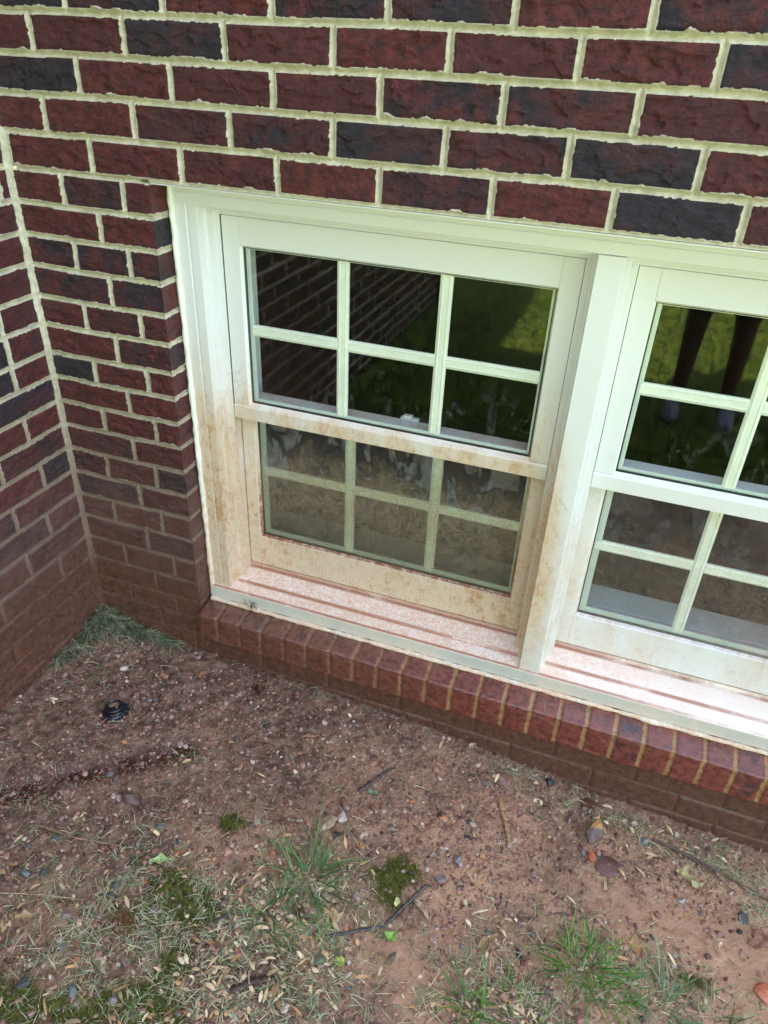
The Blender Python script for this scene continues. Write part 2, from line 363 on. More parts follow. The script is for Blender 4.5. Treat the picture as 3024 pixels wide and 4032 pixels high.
def grid(u0, u1, du, z0, z1, dz):
    nu = max(2, int(round((u1 - u0) / du)) + 1); nz = max(2, int(round((z1 - z0) / dz)) + 1)
    return np.meshgrid(np.linspace(u0, u1, nu), np.linspace(z0, z1, nz))
brick_wall = empty('brick_wall', (0, 0, -1.28), 'dark red brick wall with cream mortar around the white window', 'wall')
PA = Patches()
def patchA(x0, x1, z0, z1, res, edge=None):
    X, Z = grid(x0, x1, res, z0, z1, res); h, A = wall_field(X, Z, TA, 11)
    if edge:   # arrises round off to the returns of the opening
        for ax, v, sgn in edge:
            d = np.abs((X if ax == 'x' else Z) - v); inside = (Z > ZH - .001) | (X < XE + .001) | (X > XR - .001) | (Z < -1.1)
            w = ss(.0, .006, d); h = h * w - .0012 * (1 - w)
    PA.add(np.stack([X, -h, Z], -1), A)
patchA(0, XE, -1.47, ZH, .0019, [('x', XE, 1)])
patchA(0, XE, ZH, .42, .0021)
patchA(XE, 2.10, ZH, .42, .0021, [('z', ZH, 1)])
patchA(XE, 2.30, -1.47, -1.118, .0022)
patchA(2.10, 3.0, ZH, .42, .005)
patchA(XR, 3.0, -1.118, ZH, .004)
patchA(2.30, 3.0, -1.47, -1.118, .006)
patchA(0, 4.2, .42, 3.2, .014)
patchA(3.0, 4.2, -1.47, .42, .012)
# returns (reveals) of the opening
def ret(xc, sgn):
    Y, Z = grid(0, .085, .0022, -1.12, ZH, .0019)
    h, A = wall_field(Y + .10, Z, [(np.array([0, 9.]), np.array([t[1][min(2, len(t[1]) - 1)]]), t[2][:1], t[3][:1] * 0, t[4][:1] * 0, t[5][:1] * 0) for t in TA], 61, corner=False, heads=False)
    w = ss(.0, .006, Y); h = (h * .6) * w + .0 * (1 - w)
    PA.add(np.stack([xc + sgn * h, Y + .0012 * (1 - w), Z], -1), A, flip=(sgn < 0))
ret(XE, 1); ret(XR, -1)
X, Y = grid(XE - .02, XR + .02, .004, 0, .12, .006)
h = .0008 * fb(X * 30, Y * 30, 3, 77); w = ss(0, .006, Y)
PA.add(np.stack([X, Y + .0012 * (1 - w), ZH - h * w], -1), np.stack([0 * X, .3 + 0 * X, .5 + 0 * X, 1 + 0 * X], -1), flip=False)
wa = link('wall', PA.mesh('wall'), M_BRICK, brick_wall); wa.location = (0, 0, 1.28)

brick_wall2 = empty('brick_wall', (0, 0, -1.28), 'side brick wall with mud splashed lower courses, running towards the viewer at the left', 'wall')
PB = Patches()
def patchB(u0, u1, z0, z1, res):
    U, Z = grid(u0, u1, res, z0, z1, res); h, A = wall_field(U, Z, TB, 211)
    PB.add(np.stack([h, -U, Z], -1), A, flip=True)
patchB(0, .62, -1.40, .30, .0022); patchB(.62, 3.3, -1.47, .7, .0058); patchB(0, .62, .30, .7, .006); patchB(0, 3.3, .7, 3.2, .017)
wb = link('wall', PB.mesh('wall'), M_BRICK, brick_wall2); wb.location = (0, 0, 1.28)
bm = bmesh.new(); box(bm, -.25, -.012, -3.3, 0, -1.6, 3.2); box(bm, -.02, .012, -3.32, -3.301, -1.6, 3.2); o = bobj('core', bm, M_BRICK, brick_wall2); o.location = (0, 0, 1.28)

# rowlock sill
XS0, XS1 = .352, 2.185
def sill_mesh():
    prof = [(.060, -1.0985), (.045, -1.1005), (-.0165, -1.1095), (-.0188, -1.1106), (-.0200, -1.1130), (-.0200, -1.1925), (-.0190, -1.1965), (-.016, -1.197), (.010, -1.197)]
    pts = []; s = [0]
    for i in range(len(prof) - 1):
        a, b = np.array(prof[i]), np.array(prof[i + 1]); n = max(1, int(np.linalg.norm(b - a) / .0019))
        for j in range(n): pts.append(a + (b - a) * j / n)
    pts.append(np.array(prof[-1])); pts = np.array(pts)
    tg = np.gradient(pts, axis=0); nr = np.stack([tg[:, 1], -tg[:, 0]], -1); nr /= np.linalg.norm(nr, axis=1)[:, None]
    S = np.concatenate([[0], np.cumsum(np.linalg.norm(np.diff(pts, axis=0), axis=1))])
    xs = np.arange(XS0, XS1, .0019); js = np.concatenate([[XS0 - .02], .4095 + .0672 * np.arange(0, 30) + rng.uniform(-.0015, .0015, 30)])
    X, SS = np.meshgrid(xs, S); xx = X + .0012 * pn(X * 12, SS * 12, 3) + .0006 * pn(X * 80, SS * 80, 4)
    k = np.clip(np.searchsorted(js, xx.ravel()) - 1, 0, len(js) - 2).reshape(X.shape)
    d = np.minimum(xx - js[k], js[k + 1] - xx)
    e = d - (.0048 + .0012 * fb(X * 90, SS * 90, 3, 6)); mo = ss(.0006, -.0006, e)
    r1 = np.random.RandomState(3).rand(40); r2 = np.random.RandomState(4).rand(40) - .5; r3 = np.random.RandomState(8).rand(40)
    hb = .0010 * r2[k] + .0009 * fb(X * 24, SS * 34, 4, 8) - .0014 * ss(.004, 0, e)
    hb = hb - .0012 * ss(.30, .36, pn(X * 16, SS * 30, 12)) * (SS > .075)
    hm = -.0026 - .0014 * np.exp(-(d / .0012) ** 2) + .0006 * fb(X * 120, SS * 120, 3, 9)
    edge = np.exp(-((SS - .078) / .008) ** 2)
    h = hb * (1 - mo) + hm * mo + edge * .0006 * pn(X * 40, SS * 3, 5)
    PY = pts[:, 0][:, None] - h * -nr[:, 0][:, None] * -1; PZ = pts[:, 1][:, None] + h * nr[:, 1][:, None]
    PY = pts[:, 0][:, None] + h * nr[:, 0][:, None]
    dark = np.where(r3[k] > .80, .36, .02)
    P = Patches(); Pm = np.stack([X, PY, PZ], -1); A = np.stack([mo, dark, r1[k], 1 + 0 * X], -1)
    P.add(Pm, A)
    # end caps
    for col, fl in ((0, False), (-1, True)):
        ring = Pm[:, col]; inner = ring.copy(); inner[:, 1] = .02; inner[:, 2] = -1.15
        P.add(np.stack([inner, ring], 1), np.stack([A[:, col]] * 2, 1), flip=fl)
    return P.mesh('sill')
o = link('rowlock_sill', sill_mesh(), M_SILLB, brick_wall); o.location = (0, 0, 1.28); o['label'] = 'wet projecting sill of upright red bricks with orange mortar'

# ------------------------------------------------------------------ the twin window
window = empty('double_window', (1.2555, .06, -1.09), 'white twin sash window with grid panes, its left half splashed with mud', 'window')
WL = window.location
def wpart(name, bm, mat, parent=window, bevel=.001, seg=2, label=None):
    o = bobj(name, bm, mat, parent, bevel, seg)
    o.location = -WL
    if parent is not window: o.location = (0, 0, 0)
    if label: o['label'] = label
    return o
CX = 1.2555
jamb = [(.358, .06), (.3855, .06), (.387, .0625), (.389, .0625), (.3905, .06), (.412, .06), (.413, .085), (.421, .085), (.422, .108), (.4355, .108), (.4355, .1122), (.4300, .1128), (.4300, .20), (.358, .20)]
bm = bmesh.new(); prism(bm, jamb, 'z', -1.0995, -.020); prism(bm, [(2 * CX - a, b) for a, b in jamb][::-1], 'z', -1.0995, -.020)
wpart('jamb', bm, M_VINYL)
hp = [(.0585, -.006), (.0585, -.0250), (.0605, -.0262), (.0585, -.0274), (.0585, -.049), (.0835, -.0505), (.0835, -.0595), (.1065, -.061), (.1065, -.0705), (.20, -.0715), (.20, -.006)]
bm = bmesh.new(); prism(bm, hp, 'x', .3565, 2 * CX - .3565); wpart('head', bm, M_VINYL)
bm = bmesh.new(); prism(bm, [(.003, -.0042), (.003, -.0072), (.06, -.0085), (.06, -.0046)], 'x', .3475, 2 * CX - .3475); wpart('drip_flashing', bm, M_VINYL, bevel=.0006)
mp = [(1.2315, .055), (1.2795, .055), (1.2805, .06), (1.281, .085), (1.2905, .085), (1.2915, .108), (1.3025, .108), (1.3025, .1122), (1.297, .1128), (1.297, .20), (1.2145, .20), (1.2145, .1128), (1.2085, .1122), (1.2085, .108), (1.2205, .108), (1.2215, .085), (1.230, .085), (1.2305, .06)]
bm = bmesh.new(); prism(bm, mp, 'z', -1.062, -.0498); wpart('mullion', bm, M_VINYL)
sp = [(.050, -1.093), (.050, -1.0572), (.0515, -1.0555), (.0895, -1.0455), (.0905, -1.0415), (.150, -1.0275), (.1515, -1.020), (.26, -1.020), (.26, -1.093)]
bm = bmesh.new(); prism(bm, sp, 'x', .3575, 2 * CX - .3575); wpart('window_sill', bm, M_SILLV, label='white window sill streaked with wet red mud')

def ridge(bm, axis, c, w, a, b, y):     # contoured grille bar between the panes
    pr = [(-w, 0), (-w * .55, -.003), (-w * .42, -.0018), (w * .42, -.0018), (w * .55, -.003), (w, 0), (w, .005), (-w, .005)]
    if axis == 'z': prism(bm, [(c + p, y + q) for p, q in pr], 'z', a, b)
    else: prism(bm, [(y + q, c + p) for p, q in pr], 'x', a, b)
def sash(x0, x1, z0, z1, zt, zb, sl, sr, yf, glass, hc, vcs, label, lower):
    """yf face plane, glass opening x0+sl..x1-sr, zb..zt"""
    r = empty('sash', (0, 0, 0), parent=window); r.location = -WL; r['label'] = label
    def sub(name, bm, mat, bevel=.0008): return bobj(name, bm, mat, r, bevel)
    gx0, gx1 = x0 + sl, x1 - sr
    bm = bmesh.new()
    yb = yf + .034
    box(bm, x0, gx0, yf, yb, z0 if lower else zb + .0005, z1)
    box(bm, gx1, x1, yf, yb, z0 if lower else zb + .0005, z1)
    box(bm, gx0 + .0002, gx1 - .0002, yf + .0003, yb - .0003, zt, z1)
    if lower:
        box(bm, gx0 + .0002, gx1 - .0002, yf + .0003, yb - .0003, z0, zb)
        prism(bm, [(yf + .004, z0 - .0075), (yf + .03, z0 - .0075), (yf + .03, z0 - .0005), (yf + .004, z0 - .0005)], 'x', x0 + .003, x1 - .003)
    else:
        prism(bm, [(yf - .004, z0), (yf - .004, zb - .004), (yf - .0005, zb), (yb - .006, zb), (yb - .006, z0)], 'x', x0, x1)
    # glazing bead sloping back to the glass
    bw = .0065 if lower else .0035
    for xa, xb in ((gx0 - .0003, gx0 + bw), (gx1 + .0003, gx1 - bw)):
        prism(bm, [(xa, yf + .001), (xb, yf + .011), (xa, yf + .011)], 'z', zb, zt)
    for za, zc in ((zt + .0003, zt - .005), (zb - .0003, zb + .005)):
        prism(bm, [(yf + .001, za), (yf + .011, zc), (yf + .011, za)], 'x', gx0, gx1)
    sub('frame', bm, M_VINYL, .0008)
    bm = bmesh.new(); bx = .0045
    gw = .009 if lower else .0065
    for a, b, c, d in ((gx0, gx0 + gw, zb, zt), (gx1 - .007, gx1, zb, zt), (gx0 + gw, gx1 - .007, zt - .007, zt), (gx0 + gw, gx1 - .007, zb, zb + .008)):
        box(bm, a, b, yf + .0135, yf + .016, c, d)
    sub('gasket', bm, M_GASKET, 0)
    bm = bmesh.new(); y0 = yf + .018
    fw = .024 if lower else .0155
    for a, b, c, d in ((gx0 - .002, gx0 + fw, zb, zt), (gx1 - .012, gx1 + .002, zb, zt), (gx0 + fw + .0002, gx1 - .0122, zt - .010, zt), (gx0 + fw + .0002, gx1 - .0122, zb, zb + (.021 if lower else .0145))):
        box(bm, a, b, y0, y0 + .006, c, d)
    sub('inner_frame', bm, M_SPACER, .0012)
    bm = bmesh.new(); ym = yf + .0195
    for vc in vcs: ridge(bm, 'z', vc, .0135, zb + .012, zt - .006, ym)
    xs = [gx0 + .012] + [v for vc in vcs for v in (vc - .0136, vc + .0136)] + [gx1 - .011]
    for a, b in zip(xs[0::2], xs[1::2]): ridge(bm, 'x', hc, .0135, a, b, ym + .0002)
    sub('muntin_grille', bm, M_MUNTIN, 0)
    bm = bmesh.new(); V = [bm.verts.new(p) for p in ((gx0 - .003, yf + .0118, zb - .003), (gx1 + .003, yf + .0118, zb - .003), (gx1 + .003, yf + .0118, zt + .003), (gx0 - .003, yf + .0118, zt + .003))]
    bm.faces.new(V); sub('glass_pane', bm, glass, 0)
    if lower is False: return r
    return r
for i, xo in enumerate((0, .8665)):
    dz = 0.0 if i == 0 else .007
    vu = [.7135, .941] if i == 0 else [1.570, 1.797]; vl = [.723, .948] if i == 0 else [1.5715, 1.80]
    nm = ('left', 'right')[i]
    x0, x1 = .4375 + xo, 1.2075 + xo
    if i == 1: x0, x1 = 1.3035, 2.0735
    r = sash(x0, x1, -.545 + dz, -.0725, -.1315, -.5085 + dz, .0400, .0405, .1125, M_GLASS_U, -.324 + dz * 2, vu, 'upper sash of the %s window' % nm, False)
    bm = bmesh.new(); xc = x0 + .405
    box(bm, xc, xc + .045, .1835, .197, -.503 + dz, -.4965 + dz); box(bm, xc + .008, xc + .030, .1795, .1925, -.4964 + dz, -.489 + dz)
    o = bobj('sash_lock', bm, M_VINYL, r, .0015)
    sash(x0 - .0055, x1 + .003, -1.0155, -.500 + dz, -.548, -.9225, .0330, .0370, .1490, M_GLASS_L, -.7175, vl, 'lower sash of the %s window%s' % (nm, ', brown with splashed mud' if i == 0 else ''), True)

# caulk beads
def bead(path, r, seed, name='caulk_bead'):
    n = len(path); V = []; K = 10
    path = np.array(path); tg = np.gradient(path, axis=0); tg /= np.linalg.norm(tg, axis=1)[:, None]
    for i, (p, t) in enumerate(zip(path, tg)):
        a = np.cross(t, (0, 1, 0.01)); a /= np.linalg.norm(a); b = np.cross(t, a)
        s = np.arange(n)[i] * .003
        for k in range(K):
            th = 2 * math.pi * k / K; rr = r * (1 + .30 * float(pn(s * 45, k * .9, seed)) + .35 * float(pn(s * 12, 3, seed + 1)))
            V.append(p + rr * (math.cos(th) * a + math.sin(th) * b))
    F = [(i * K + k, i * K + (k + 1) % K, (i + 1) * K + (k + 1) % K, (i + 1) * K + k) for i in range(n - 1) for k in range(K)]
    o = link(name, mesh_np(name, np.array(V), np.array(F)), M_CAULK, window); o.location = -WL; return o
zs = np.arange(-1.100, -.010, .003)
bead([(.3545 + .0010 * float(pn(z * 30, 0, 3)), .0585, z) for z in zs], .0068, 31)
bead([(2 * CX - .3545, .0585, z) for z in zs], .0065, 41)
xs = np.arange(.356, 2.155, .003)
bead([(x, .0462 + .0012 * float(pn(x * 22, 5, 9)), -1.0975) for x in xs], .0062, 51)
bead([(x, .056, -.0085) for x in xs], .003, 55)

# ------------------------------------------------------------------ the room behind the glass
bm = bmesh.new()
for a, b in (((.20, .25), None),): pass
def inner(xa, xb):
    box(bm, xa - .03, xa - .002, .2005, .262, -1.0, .02); box(bm, xb + .002, xb + .03, .2005, .262, -1.0, .02)
    box(bm, xa - .03, xb + .03, .2005, .262, -.068, -.04)
inner(.4365, 1.2075); inner(1.303, 2.0745)
box(bm, .38, 2.13, .2605, .352, -.985, -.961)
o = bobj('interior_trim', bm, M_INSILL, window, .002); o.location = -WL
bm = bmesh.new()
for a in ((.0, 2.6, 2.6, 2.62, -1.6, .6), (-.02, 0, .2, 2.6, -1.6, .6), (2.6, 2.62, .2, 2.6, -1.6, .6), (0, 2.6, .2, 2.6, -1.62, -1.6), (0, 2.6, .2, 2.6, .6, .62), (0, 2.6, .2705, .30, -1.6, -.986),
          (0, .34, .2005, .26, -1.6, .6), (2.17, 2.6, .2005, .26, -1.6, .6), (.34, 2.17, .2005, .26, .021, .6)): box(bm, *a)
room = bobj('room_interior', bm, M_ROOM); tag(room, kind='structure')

# ------------------------------------------------------------------ ground
GX = [0, .2, .55, .9, 1.16, 1.43, 1.9, 3, 60]; GZ = [-1.235, -1.262, -1.28, -1.288, -1.315, -1.348, -1.378, -1.42, -1.5]
RILL = [(.16, -.60), (.239, -.532), (.33, -.44), (.40, -.38), (.479, -.316)]
def dseg(X, Y, P):
    d = np.full(X.shape, 9.)
    for (ax, ay), (bx, by) in zip(P[:-1], P[1:]):
        t = np.clip(((X - ax) * (bx - ax) + (Y - ay) * (by - ay)) / ((bx - ax) ** 2 + (by - ay) ** 2), 0, 1)
        d = np.minimum(d, np.hypot(X - ax - t * (bx - ax), Y - ay - t * (by - ay)))
    return d
def blobs(X, Y, B):
    r = np.zeros(np.shape(X))
    for x, y, rx, ry, w in B: r = r + w * np.exp(-((X - x) / rx) ** 2 - ((Y - y) / ry) ** 2)
    return r
SMOOTH = [(1.13, -.60, .09, .12, 1.), (1.62, -.27, .22, .06, .9), (1.92, -.36, .14, .16, .9), (.45, -.66, .09, .05, .8), (.12, -.42, .10, .08, .8), (1.12, -.28, .14, .05, .5), (1.15, -.16, .10, .04, .4)]
def gz(X, Y, fine=True):
    X = np.asarray(X, float); Y = np.asarray(Y, float)
    z = np.interp(X, GX, GZ)
    near = ss(-2.2, -1.0, Y)
    z = z + near * .007 * fb(X * 5, Y * 5, 3, 301) + (1 - near) * .02 * pn(X * .8, Y * .8, 300)
    z = z + near * .0045 * ss(.05, .35, fb(X * 11, Y * 11, 3, 340))
    z = z + .022 * np.exp(-(X / .10) ** 2 - (Y / .08) ** 2)
    z = z + 2.6 * ss(-3.5, -17, Y)  # rise added behind the lawn to hide low sky and bounce green light
    z = z - .013 * ss(.055, .005, dseg(X + .012 * pn(X * 16, Y * 16, 5), Y, RILL))
    if fine:
        sm = np.clip(blobs(X, Y, SMOOTH), 0, 1)
        a = 1 - .72 * sm
        z = z + a * (.0050 * fb(X * 22, Y * 22, 4, 311, .6) + .0040 * np.abs(fb(X * 75, Y * 75, 3, 321)) + .0026 * fb(X * 170, Y * 170, 2, 331))
    return z
def gz1(x, y): return float(gz(np.array([x]), np.array([y]))[0])

def mat_ground():
    N = NT('red_clay_soil'); N.pos()
    c_, wetm, _a, _b = N.attr(); n1 = N.noise(4.5, 5, .6); n2 = N.noise(38, 6, .68, off=3); n3 = N.noise(300, 4, .65, off=6); n4 = N.noise(14, 4, .6, off=11)
    pale_clay = N.ramp(N.add(N.mul(N.x, .20), N.mul(N.math('SUBTRACT', n1, .5), .9)), .05, .42)
    pale_clay = N.mul(pale_clay, N.ramp(N.y, .02, -.12, .35, 1))  # soil colour gets darker in a strip along the wall
    col = N.mix(pale_clay, (.105, .050, .029, 1), (.42, .225, .125, 1))
    col = N.mix(N.ramp(n2, .42, .68, 0, .55), col, (.42, .25, .165, 1))
    col = N.mix(N.ramp(n2, .47, .32, 0, .7), col, (.050, .024, .018, 1))
    col = N.mix(N.ramp(n3, .58, .72, 0, .5), col, (.30, .17, .13, 1))
    col = N.mix(N.ramp(n3, .42, .30, 0, .55), col, (.035, .018, .014, 1))
    lawn = N.ramp(N.add(N.y, N.mul(N.math('SUBTRACT', n4, .5), .5)), -1.30, -1.65)
    col = N.mix(lawn, col, N.mix(N.ramp(n4, .3, .7), (.070, .105, .008, 1), (.20, .25, .014, 1)))
    rough = N.ramp(N.add(n2, N.mul(N.math('SUBTRACT', n1, .5), .8)), .30, .70, .24, .78)
    rough = N.math('MAXIMUM', rough, N.mul(lawn, .8))
    h = N.add(N.mul(n3, .7), N.mul(n2, .8))
    col = N.mix(N.mul(wetm, .7), col, (.060, .020, .011, 1)); rough = N.mix(N.mul(wetm, .95), rough, (.05, .05, .05, 1))
    N.bsdf(col, rough, N.bump(h, .9, .004), .5); return N.m
M_GROUND = mat_ground()
PG = Patches()
def patchG(x0, x1, y0, y1, res, jit=0):
    X, Y = grid(x0, x1, res, y0, y1, res); Z = gz(X, Y)
    wt = ss(.062, .012, dseg(X + .012 * pn(X * 16, Y * 16, 5), Y + .01 * pn(X * 30, Y * 30, 8), RILL)); PG.add(np.stack([X, Y, Z], -1), np.stack([wt, wt, wt, wt], -1))
patchG(-.03, 2.15, -1.08, .03, .0026)
patchG(2.15, 3.2, -1.08, .03, .02); patchG(-.03, 3.2, -2.6, -1.08, .02)
gx = np.concatenate([-np.geomspace(60, 3.0, 16), np.linspace(-2.6, 3.2, 30), np.geomspace(3.6, 60, 16)])
gy = np.concatenate([-np.geomspace(80, 2.8, 30), [-2.6]])
X, Y = np.meshgrid(gx, gy); PG.add(np.stack([X, Y, gz(X, Y, False)], -1), np.zeros((*X.shape, 4)))
ground = link('ground', PG.mesh('ground'), M_GROUND); tag(ground, kind='structure')

def mat_water():
    N = NT('muddy_water'); N.pos(); n = N.noise(40, 3, .5)
    N.bsdf(N.mix(N.ramp(n, .3, .7), (.035, .013, .009, 1), (.065, .026, .017, 1)), .04, N.bump(N.noise(90, 2, .5, off=3), .12, .001), .6, coat=.6, coat_r=.03); return N.m
X, Y = grid(.10, .56, .003, -.66, -.26, .003); D = dseg(X + .012 * pn(X * 16, Y * 16, 5), Y + .006 * pn(X * 40, Y * 40, 12), RILL)
Zw = gz(X, Y); lev = np.interp(X, GX, GZ) + .007 * fb(X * 5, Y * 5, 3, 301) - .0112
Zw = np.where(D < .05, lev, lev - .03)
PW = Patches(); PW.add(np.stack([X, Y, Zw], -1), np.zeros((*X.shape, 4)))
puddle = link('puddle', PW.mesh('puddle'), mat_water()); tag(puddle, kind='structure')

# ------------------------------------------------------------------ loose stuff on the ground
def mat_col(name, rough=.55, bump=.3, scale=300, spec=.5, trans=0, coat=None):
    N = NT(name); N.pos(); c, a, b, d = N.attr('col'); n = N.noise(scale, 3, .6)
    col = N.mix(N.ramp(n, .3, .7, 0, .45), c, N.mix(.5, c, (.0, .0, .0, 1)))
    bs = N.bsdf(col, rough, N.bump(n, bump, .0006), spec, coat=coat)
    if trans:
        tl = N.n('BsdfTranslucent'); N.put(tl.inputs[0], c); mx = N.n('MixShader'); mx.inputs[0].default_value = trans
        N.t.links.new(bs.outputs[0], mx.inputs[1]); N.t.links.new(tl.outputs[0], mx.inputs[2]); N.t.links.new(mx.outputs[0], N.out.inputs[0])
    return N.m
M_PEB = mat_col('pebble', .42, .5, 500); M_BLADE = mat_col('grass_blade', .45, .1, 200, .4, .25); M_DRY = mat_col('dry_litter', .6, .3, 260)
M_MOSS = mat_col('moss', .7, .1, 200, .3, .2); M_ROCK = mat_col('rock', .4, .7, 160)
R = np.random.RandomState(77)
ICO = {}
for lv in (1, 2):
    b_ = bmesh.new(); bmesh.ops.create_icosphere(b_, subdivisions=lv, radius=1); b_.verts.ensure_lookup_table()
    ICO[lv] = (np.array([v.co[:] for v in b_.verts]), np.array([[v.index for v in f.verts] for f in b_.faces])); b_.free()
def rotz(a):
    c, s_ = np.cos(a), np.sin(a); z = np.zeros_like(c); o_ = np.ones_like(c)
    return np.stack([np.stack([c, -s_, z], -1), np.stack([s_, c, z], -1), np.stack([z, z, o_], -1)], -2)
def sample(n, dens, x0=0.01, x1=2.1, y0=-1.05, y1=-.004, mx=1.0):
    X = []; Y = []; c = 0
    while c < n:
        x = R.uniform(x0, x1, n * 3); y = R.uniform(y0, y1, n * 3)
        k_ = R.rand(n * 3) * mx < dens(x, y); X.append(x[k_]); Y.append(y[k_]); c += k_.sum()
    return np.concatenate(X)[:n], np.concatenate(Y)[:n]
def pebbles(name, n, dens, smin, smax, pal, lv, seed):
    global R
    R = np.random.RandomState(seed)
    x, y = sample(n, dens); u = R.rand(n); s = smin * (smax / smin) ** (u ** 1.7)
    V0, F0 = ICO[lv]; m = len(V0)
    sc = np.stack([s * R.uniform(.8, 1.35, n), s * R.uniform(.65, 1.1, n), s * R.uniform(.45, .8, n)], -1)
    V = V0[None] * (1 + R.uniform(-.28, .22, (n, m, 1))) * sc[:, None]
    V = np.einsum('nij,nmj->nmi', rotz(R.uniform(0, 6.28, n)), V)
    tl = R.uniform(-.4, .4, n); V[..., 2] += V[..., 0] * tl[:, None]
    V += np.stack([x, y, gz(x, y) + s * .38], -1)[:, None]
    F = (F0[None] + (np.arange(n) * m)[:, None, None]).reshape(-1, 3)
    pal_c = np.array([p[:3] for p in pal]); pw = np.array([p[3] for p in pal]); pw = pw / pw.sum()
    ci = pal_c[R.choice(len(pal), n, p=pw)] * R.uniform(.7, 1.3, (n, 1))
    C = np.concatenate([np.repeat(ci, m, 0), np.ones((n * m, 1))], 1)
    o = link(name, mesh_np(name, V.reshape(-1, 3), F, C, smooth=False, aname='col'), M_PEB); tag(o, kind='stuff'); return o
def d_peb(x, y):
    return np.clip(.62 + .5 * fb(x * 7, y * 7, 3, 401) - .75 * np.clip(blobs(x, y, SMOOTH), 0, 1) + blobs(x, y, [(.35, -.5, .2, .12, .3), (1.15, -.30, .16, .12, .5), (1.05, -.34, .1, .1, .4), (.45, -.2, .3, .12, .2)]), .04, 1.3)
PAL = [(.22, .095, .068, 5), (.13, .058, .042, 3.2), (.34, .17, .125, 3.8), (.26, .17, .15, 1.6), (.42, .27, .22, 1.4), (.34, .14, .06, .6), (.05, .04, .036, .45), (.52, .41, .33, .6), (.13, .115, .11, .4)]
pebbles('gravel', 26000, d_peb, .0013, .0052, PAL, 1, 21)
pebbles('coarse_gravel', 1500, lambda x, y: d_peb(x, y) * np.clip(.35 + .9 * (x * .25 - y * .6) + .2, .2, 1.3), .0040, .0088, PAL, 2, 22)
pebbles('yellow_seed_litter', 170, lambda x, y: .15 + blobs(x, y, [(.2, -.2, .25, .2, .9), (.3, -.42, .2, .1, .5)]), .0009, .0015, [(.62, .50, .06, 3), (.75, .68, .35, 1)], 1, 23)

def blades(name, x, y, z0, ln, wd, ang, curl, lift, col, mat, segs=3, kind='stuff', taper=.25, parent=None, husk=False):
    """flat narrow strips; ang heading, lift rise angle at the root, curl bends them back down (up: unused)"""
    n = len(x); t = np.linspace(0, 1, segs + 1)
    V = np.zeros((n, segs + 1, 2, 3)); px = np.copy(x); py = np.copy(y); pz = np.copy(z0)
    hd = ang.copy(); el = lift.copy()
    for i in range(segs + 1):
        w = wd * (1 - (1 - taper) * (t[i] ** 2.2)) * .5 * (0.75 + .25 * min(1, t[i] * 4))
        if husk: w = wd * .5 * np.sin(np.pi * (.06 + .90 * t[i])) ** .8
        sx = -np.sin(hd) * w; sy = np.cos(hd) * w
        V[:, i, 0] = np.stack([px - sx, py - sy, pz], -1); V[:, i, 1] = np.stack([px + sx, py + sy, pz + w * .35], -1)
        st = ln / segs; px = px + np.cos(hd) * np.cos(el) * st; py = py + np.sin(hd) * np.cos(el) * st; pz = pz + np.sin(el) * st
        hd = hd + curl * .35 / segs; el = el - np.abs(curl) / segs
    K = (segs + 1) * 2; f = np.array([[2 * i, 2 * i + 1, 2 * i + 3, 2 * i + 2] for i in range(segs)])
    F = (f[None] + (np.arange(n) * K)[:, None, None]).reshape(-1, 4)
    C = np.concatenate([np.repeat(col, K, 0), np.ones((n * K, 1))], 1)
    o = link(name, mesh_np(name, V.reshape(-1, 3), F, C, aname='col'), mat, parent)
    if kind: tag(o, kind=kind)
    return o
def palette(n, pal, v=.25):
    c = np.array([p[:3] for p in pal]); w = np.array([p[3] for p in pal]); w = w / w.sum()
    return c[R.choice(len(pal), n, p=w)] * R.uniform(1 - v, 1 + v, (n, 1))
# clippings scattered over the soil
LIT = [(.80, -.72, .22, .20, 1.0), (.93, -.60, .10, .14, .8), (.62, -.85, .22, .14, .8), (.55, -.72, .16, .08, .5), (1.40, -.58, .20, .08, 1.), (1.52, -.44, .12, .06, .6), (1.66, -.42, .14, .07, .7), (1.62, -.06, .28, .035, 1.0),
       (1.30, -.03, .10, .02, .7), (.75, -.01, .3, .012, .35), (1.85, -.14, .12, .06, .7), (.50, -.33, .06, .03, .6), (.40, -.62, .3, .1, .25), (.98, -.72, .08, .12, .6), (.12, -.12, .10, .12, .35), (1.33, -.50, .05, .12, .4), (.9, -.45, .1, .08, .3)]
R = np.random.RandomState(31); n = 11500
x, y = sample(n, lambda a, b: (.05 + blobs(a, b, LIT)) * (.25 + 1.5 * ss(-.15, .3, fb(a * 16, b * 16, 3, 601))), mx=1.4)
GP = [(.30, .38, .20, 2.4), (.45, .48, .27, 2.4), (.18, .26, .13, 1.4), (.68, .60, .40, 3.2), (.12, .20, .05, 1.2), (.44, .32, .17, 1.2)]
blades('grass_clippings', x, y, gz(x, y) + R.uniform(.001, .008, n), R.uniform(.010, .042, n), R.uniform(.0007, .0016, n), R.uniform(0, 6.28, n), R.normal(0, .5, n), R.normal(0, .10, n), palette(n, GP), M_BLADE, 3)
R = np.random.RandomState(32); n = 1900
x, y = sample(n, lambda a, b: .015 + blobs(a, b, [(.86, -.74, .10, .16, 1.3), (.95, -.60, .08, .11, 1.2), (.84, -.60, .05, .05, .8), (.66, -.86, .16, .08, .35), (1.40, -.62, .16, .06, 1.2), (1.62, -.08, .25, .04, .5), (.55, -.62, .20, .10, .12), (1.33, -.50, .04, .10, .5), (1.6, -.40, .12, .05, .4), (.40, -.76, .2, .1, .14)]), mx=1.1)
CP = [(.56, .39, .22, 3), (.60, .45, .29, 1.6), (.34, .20, .10, 1.8), (.46, .25, .11, 1.8), (.12, .06, .04, 1.6)]
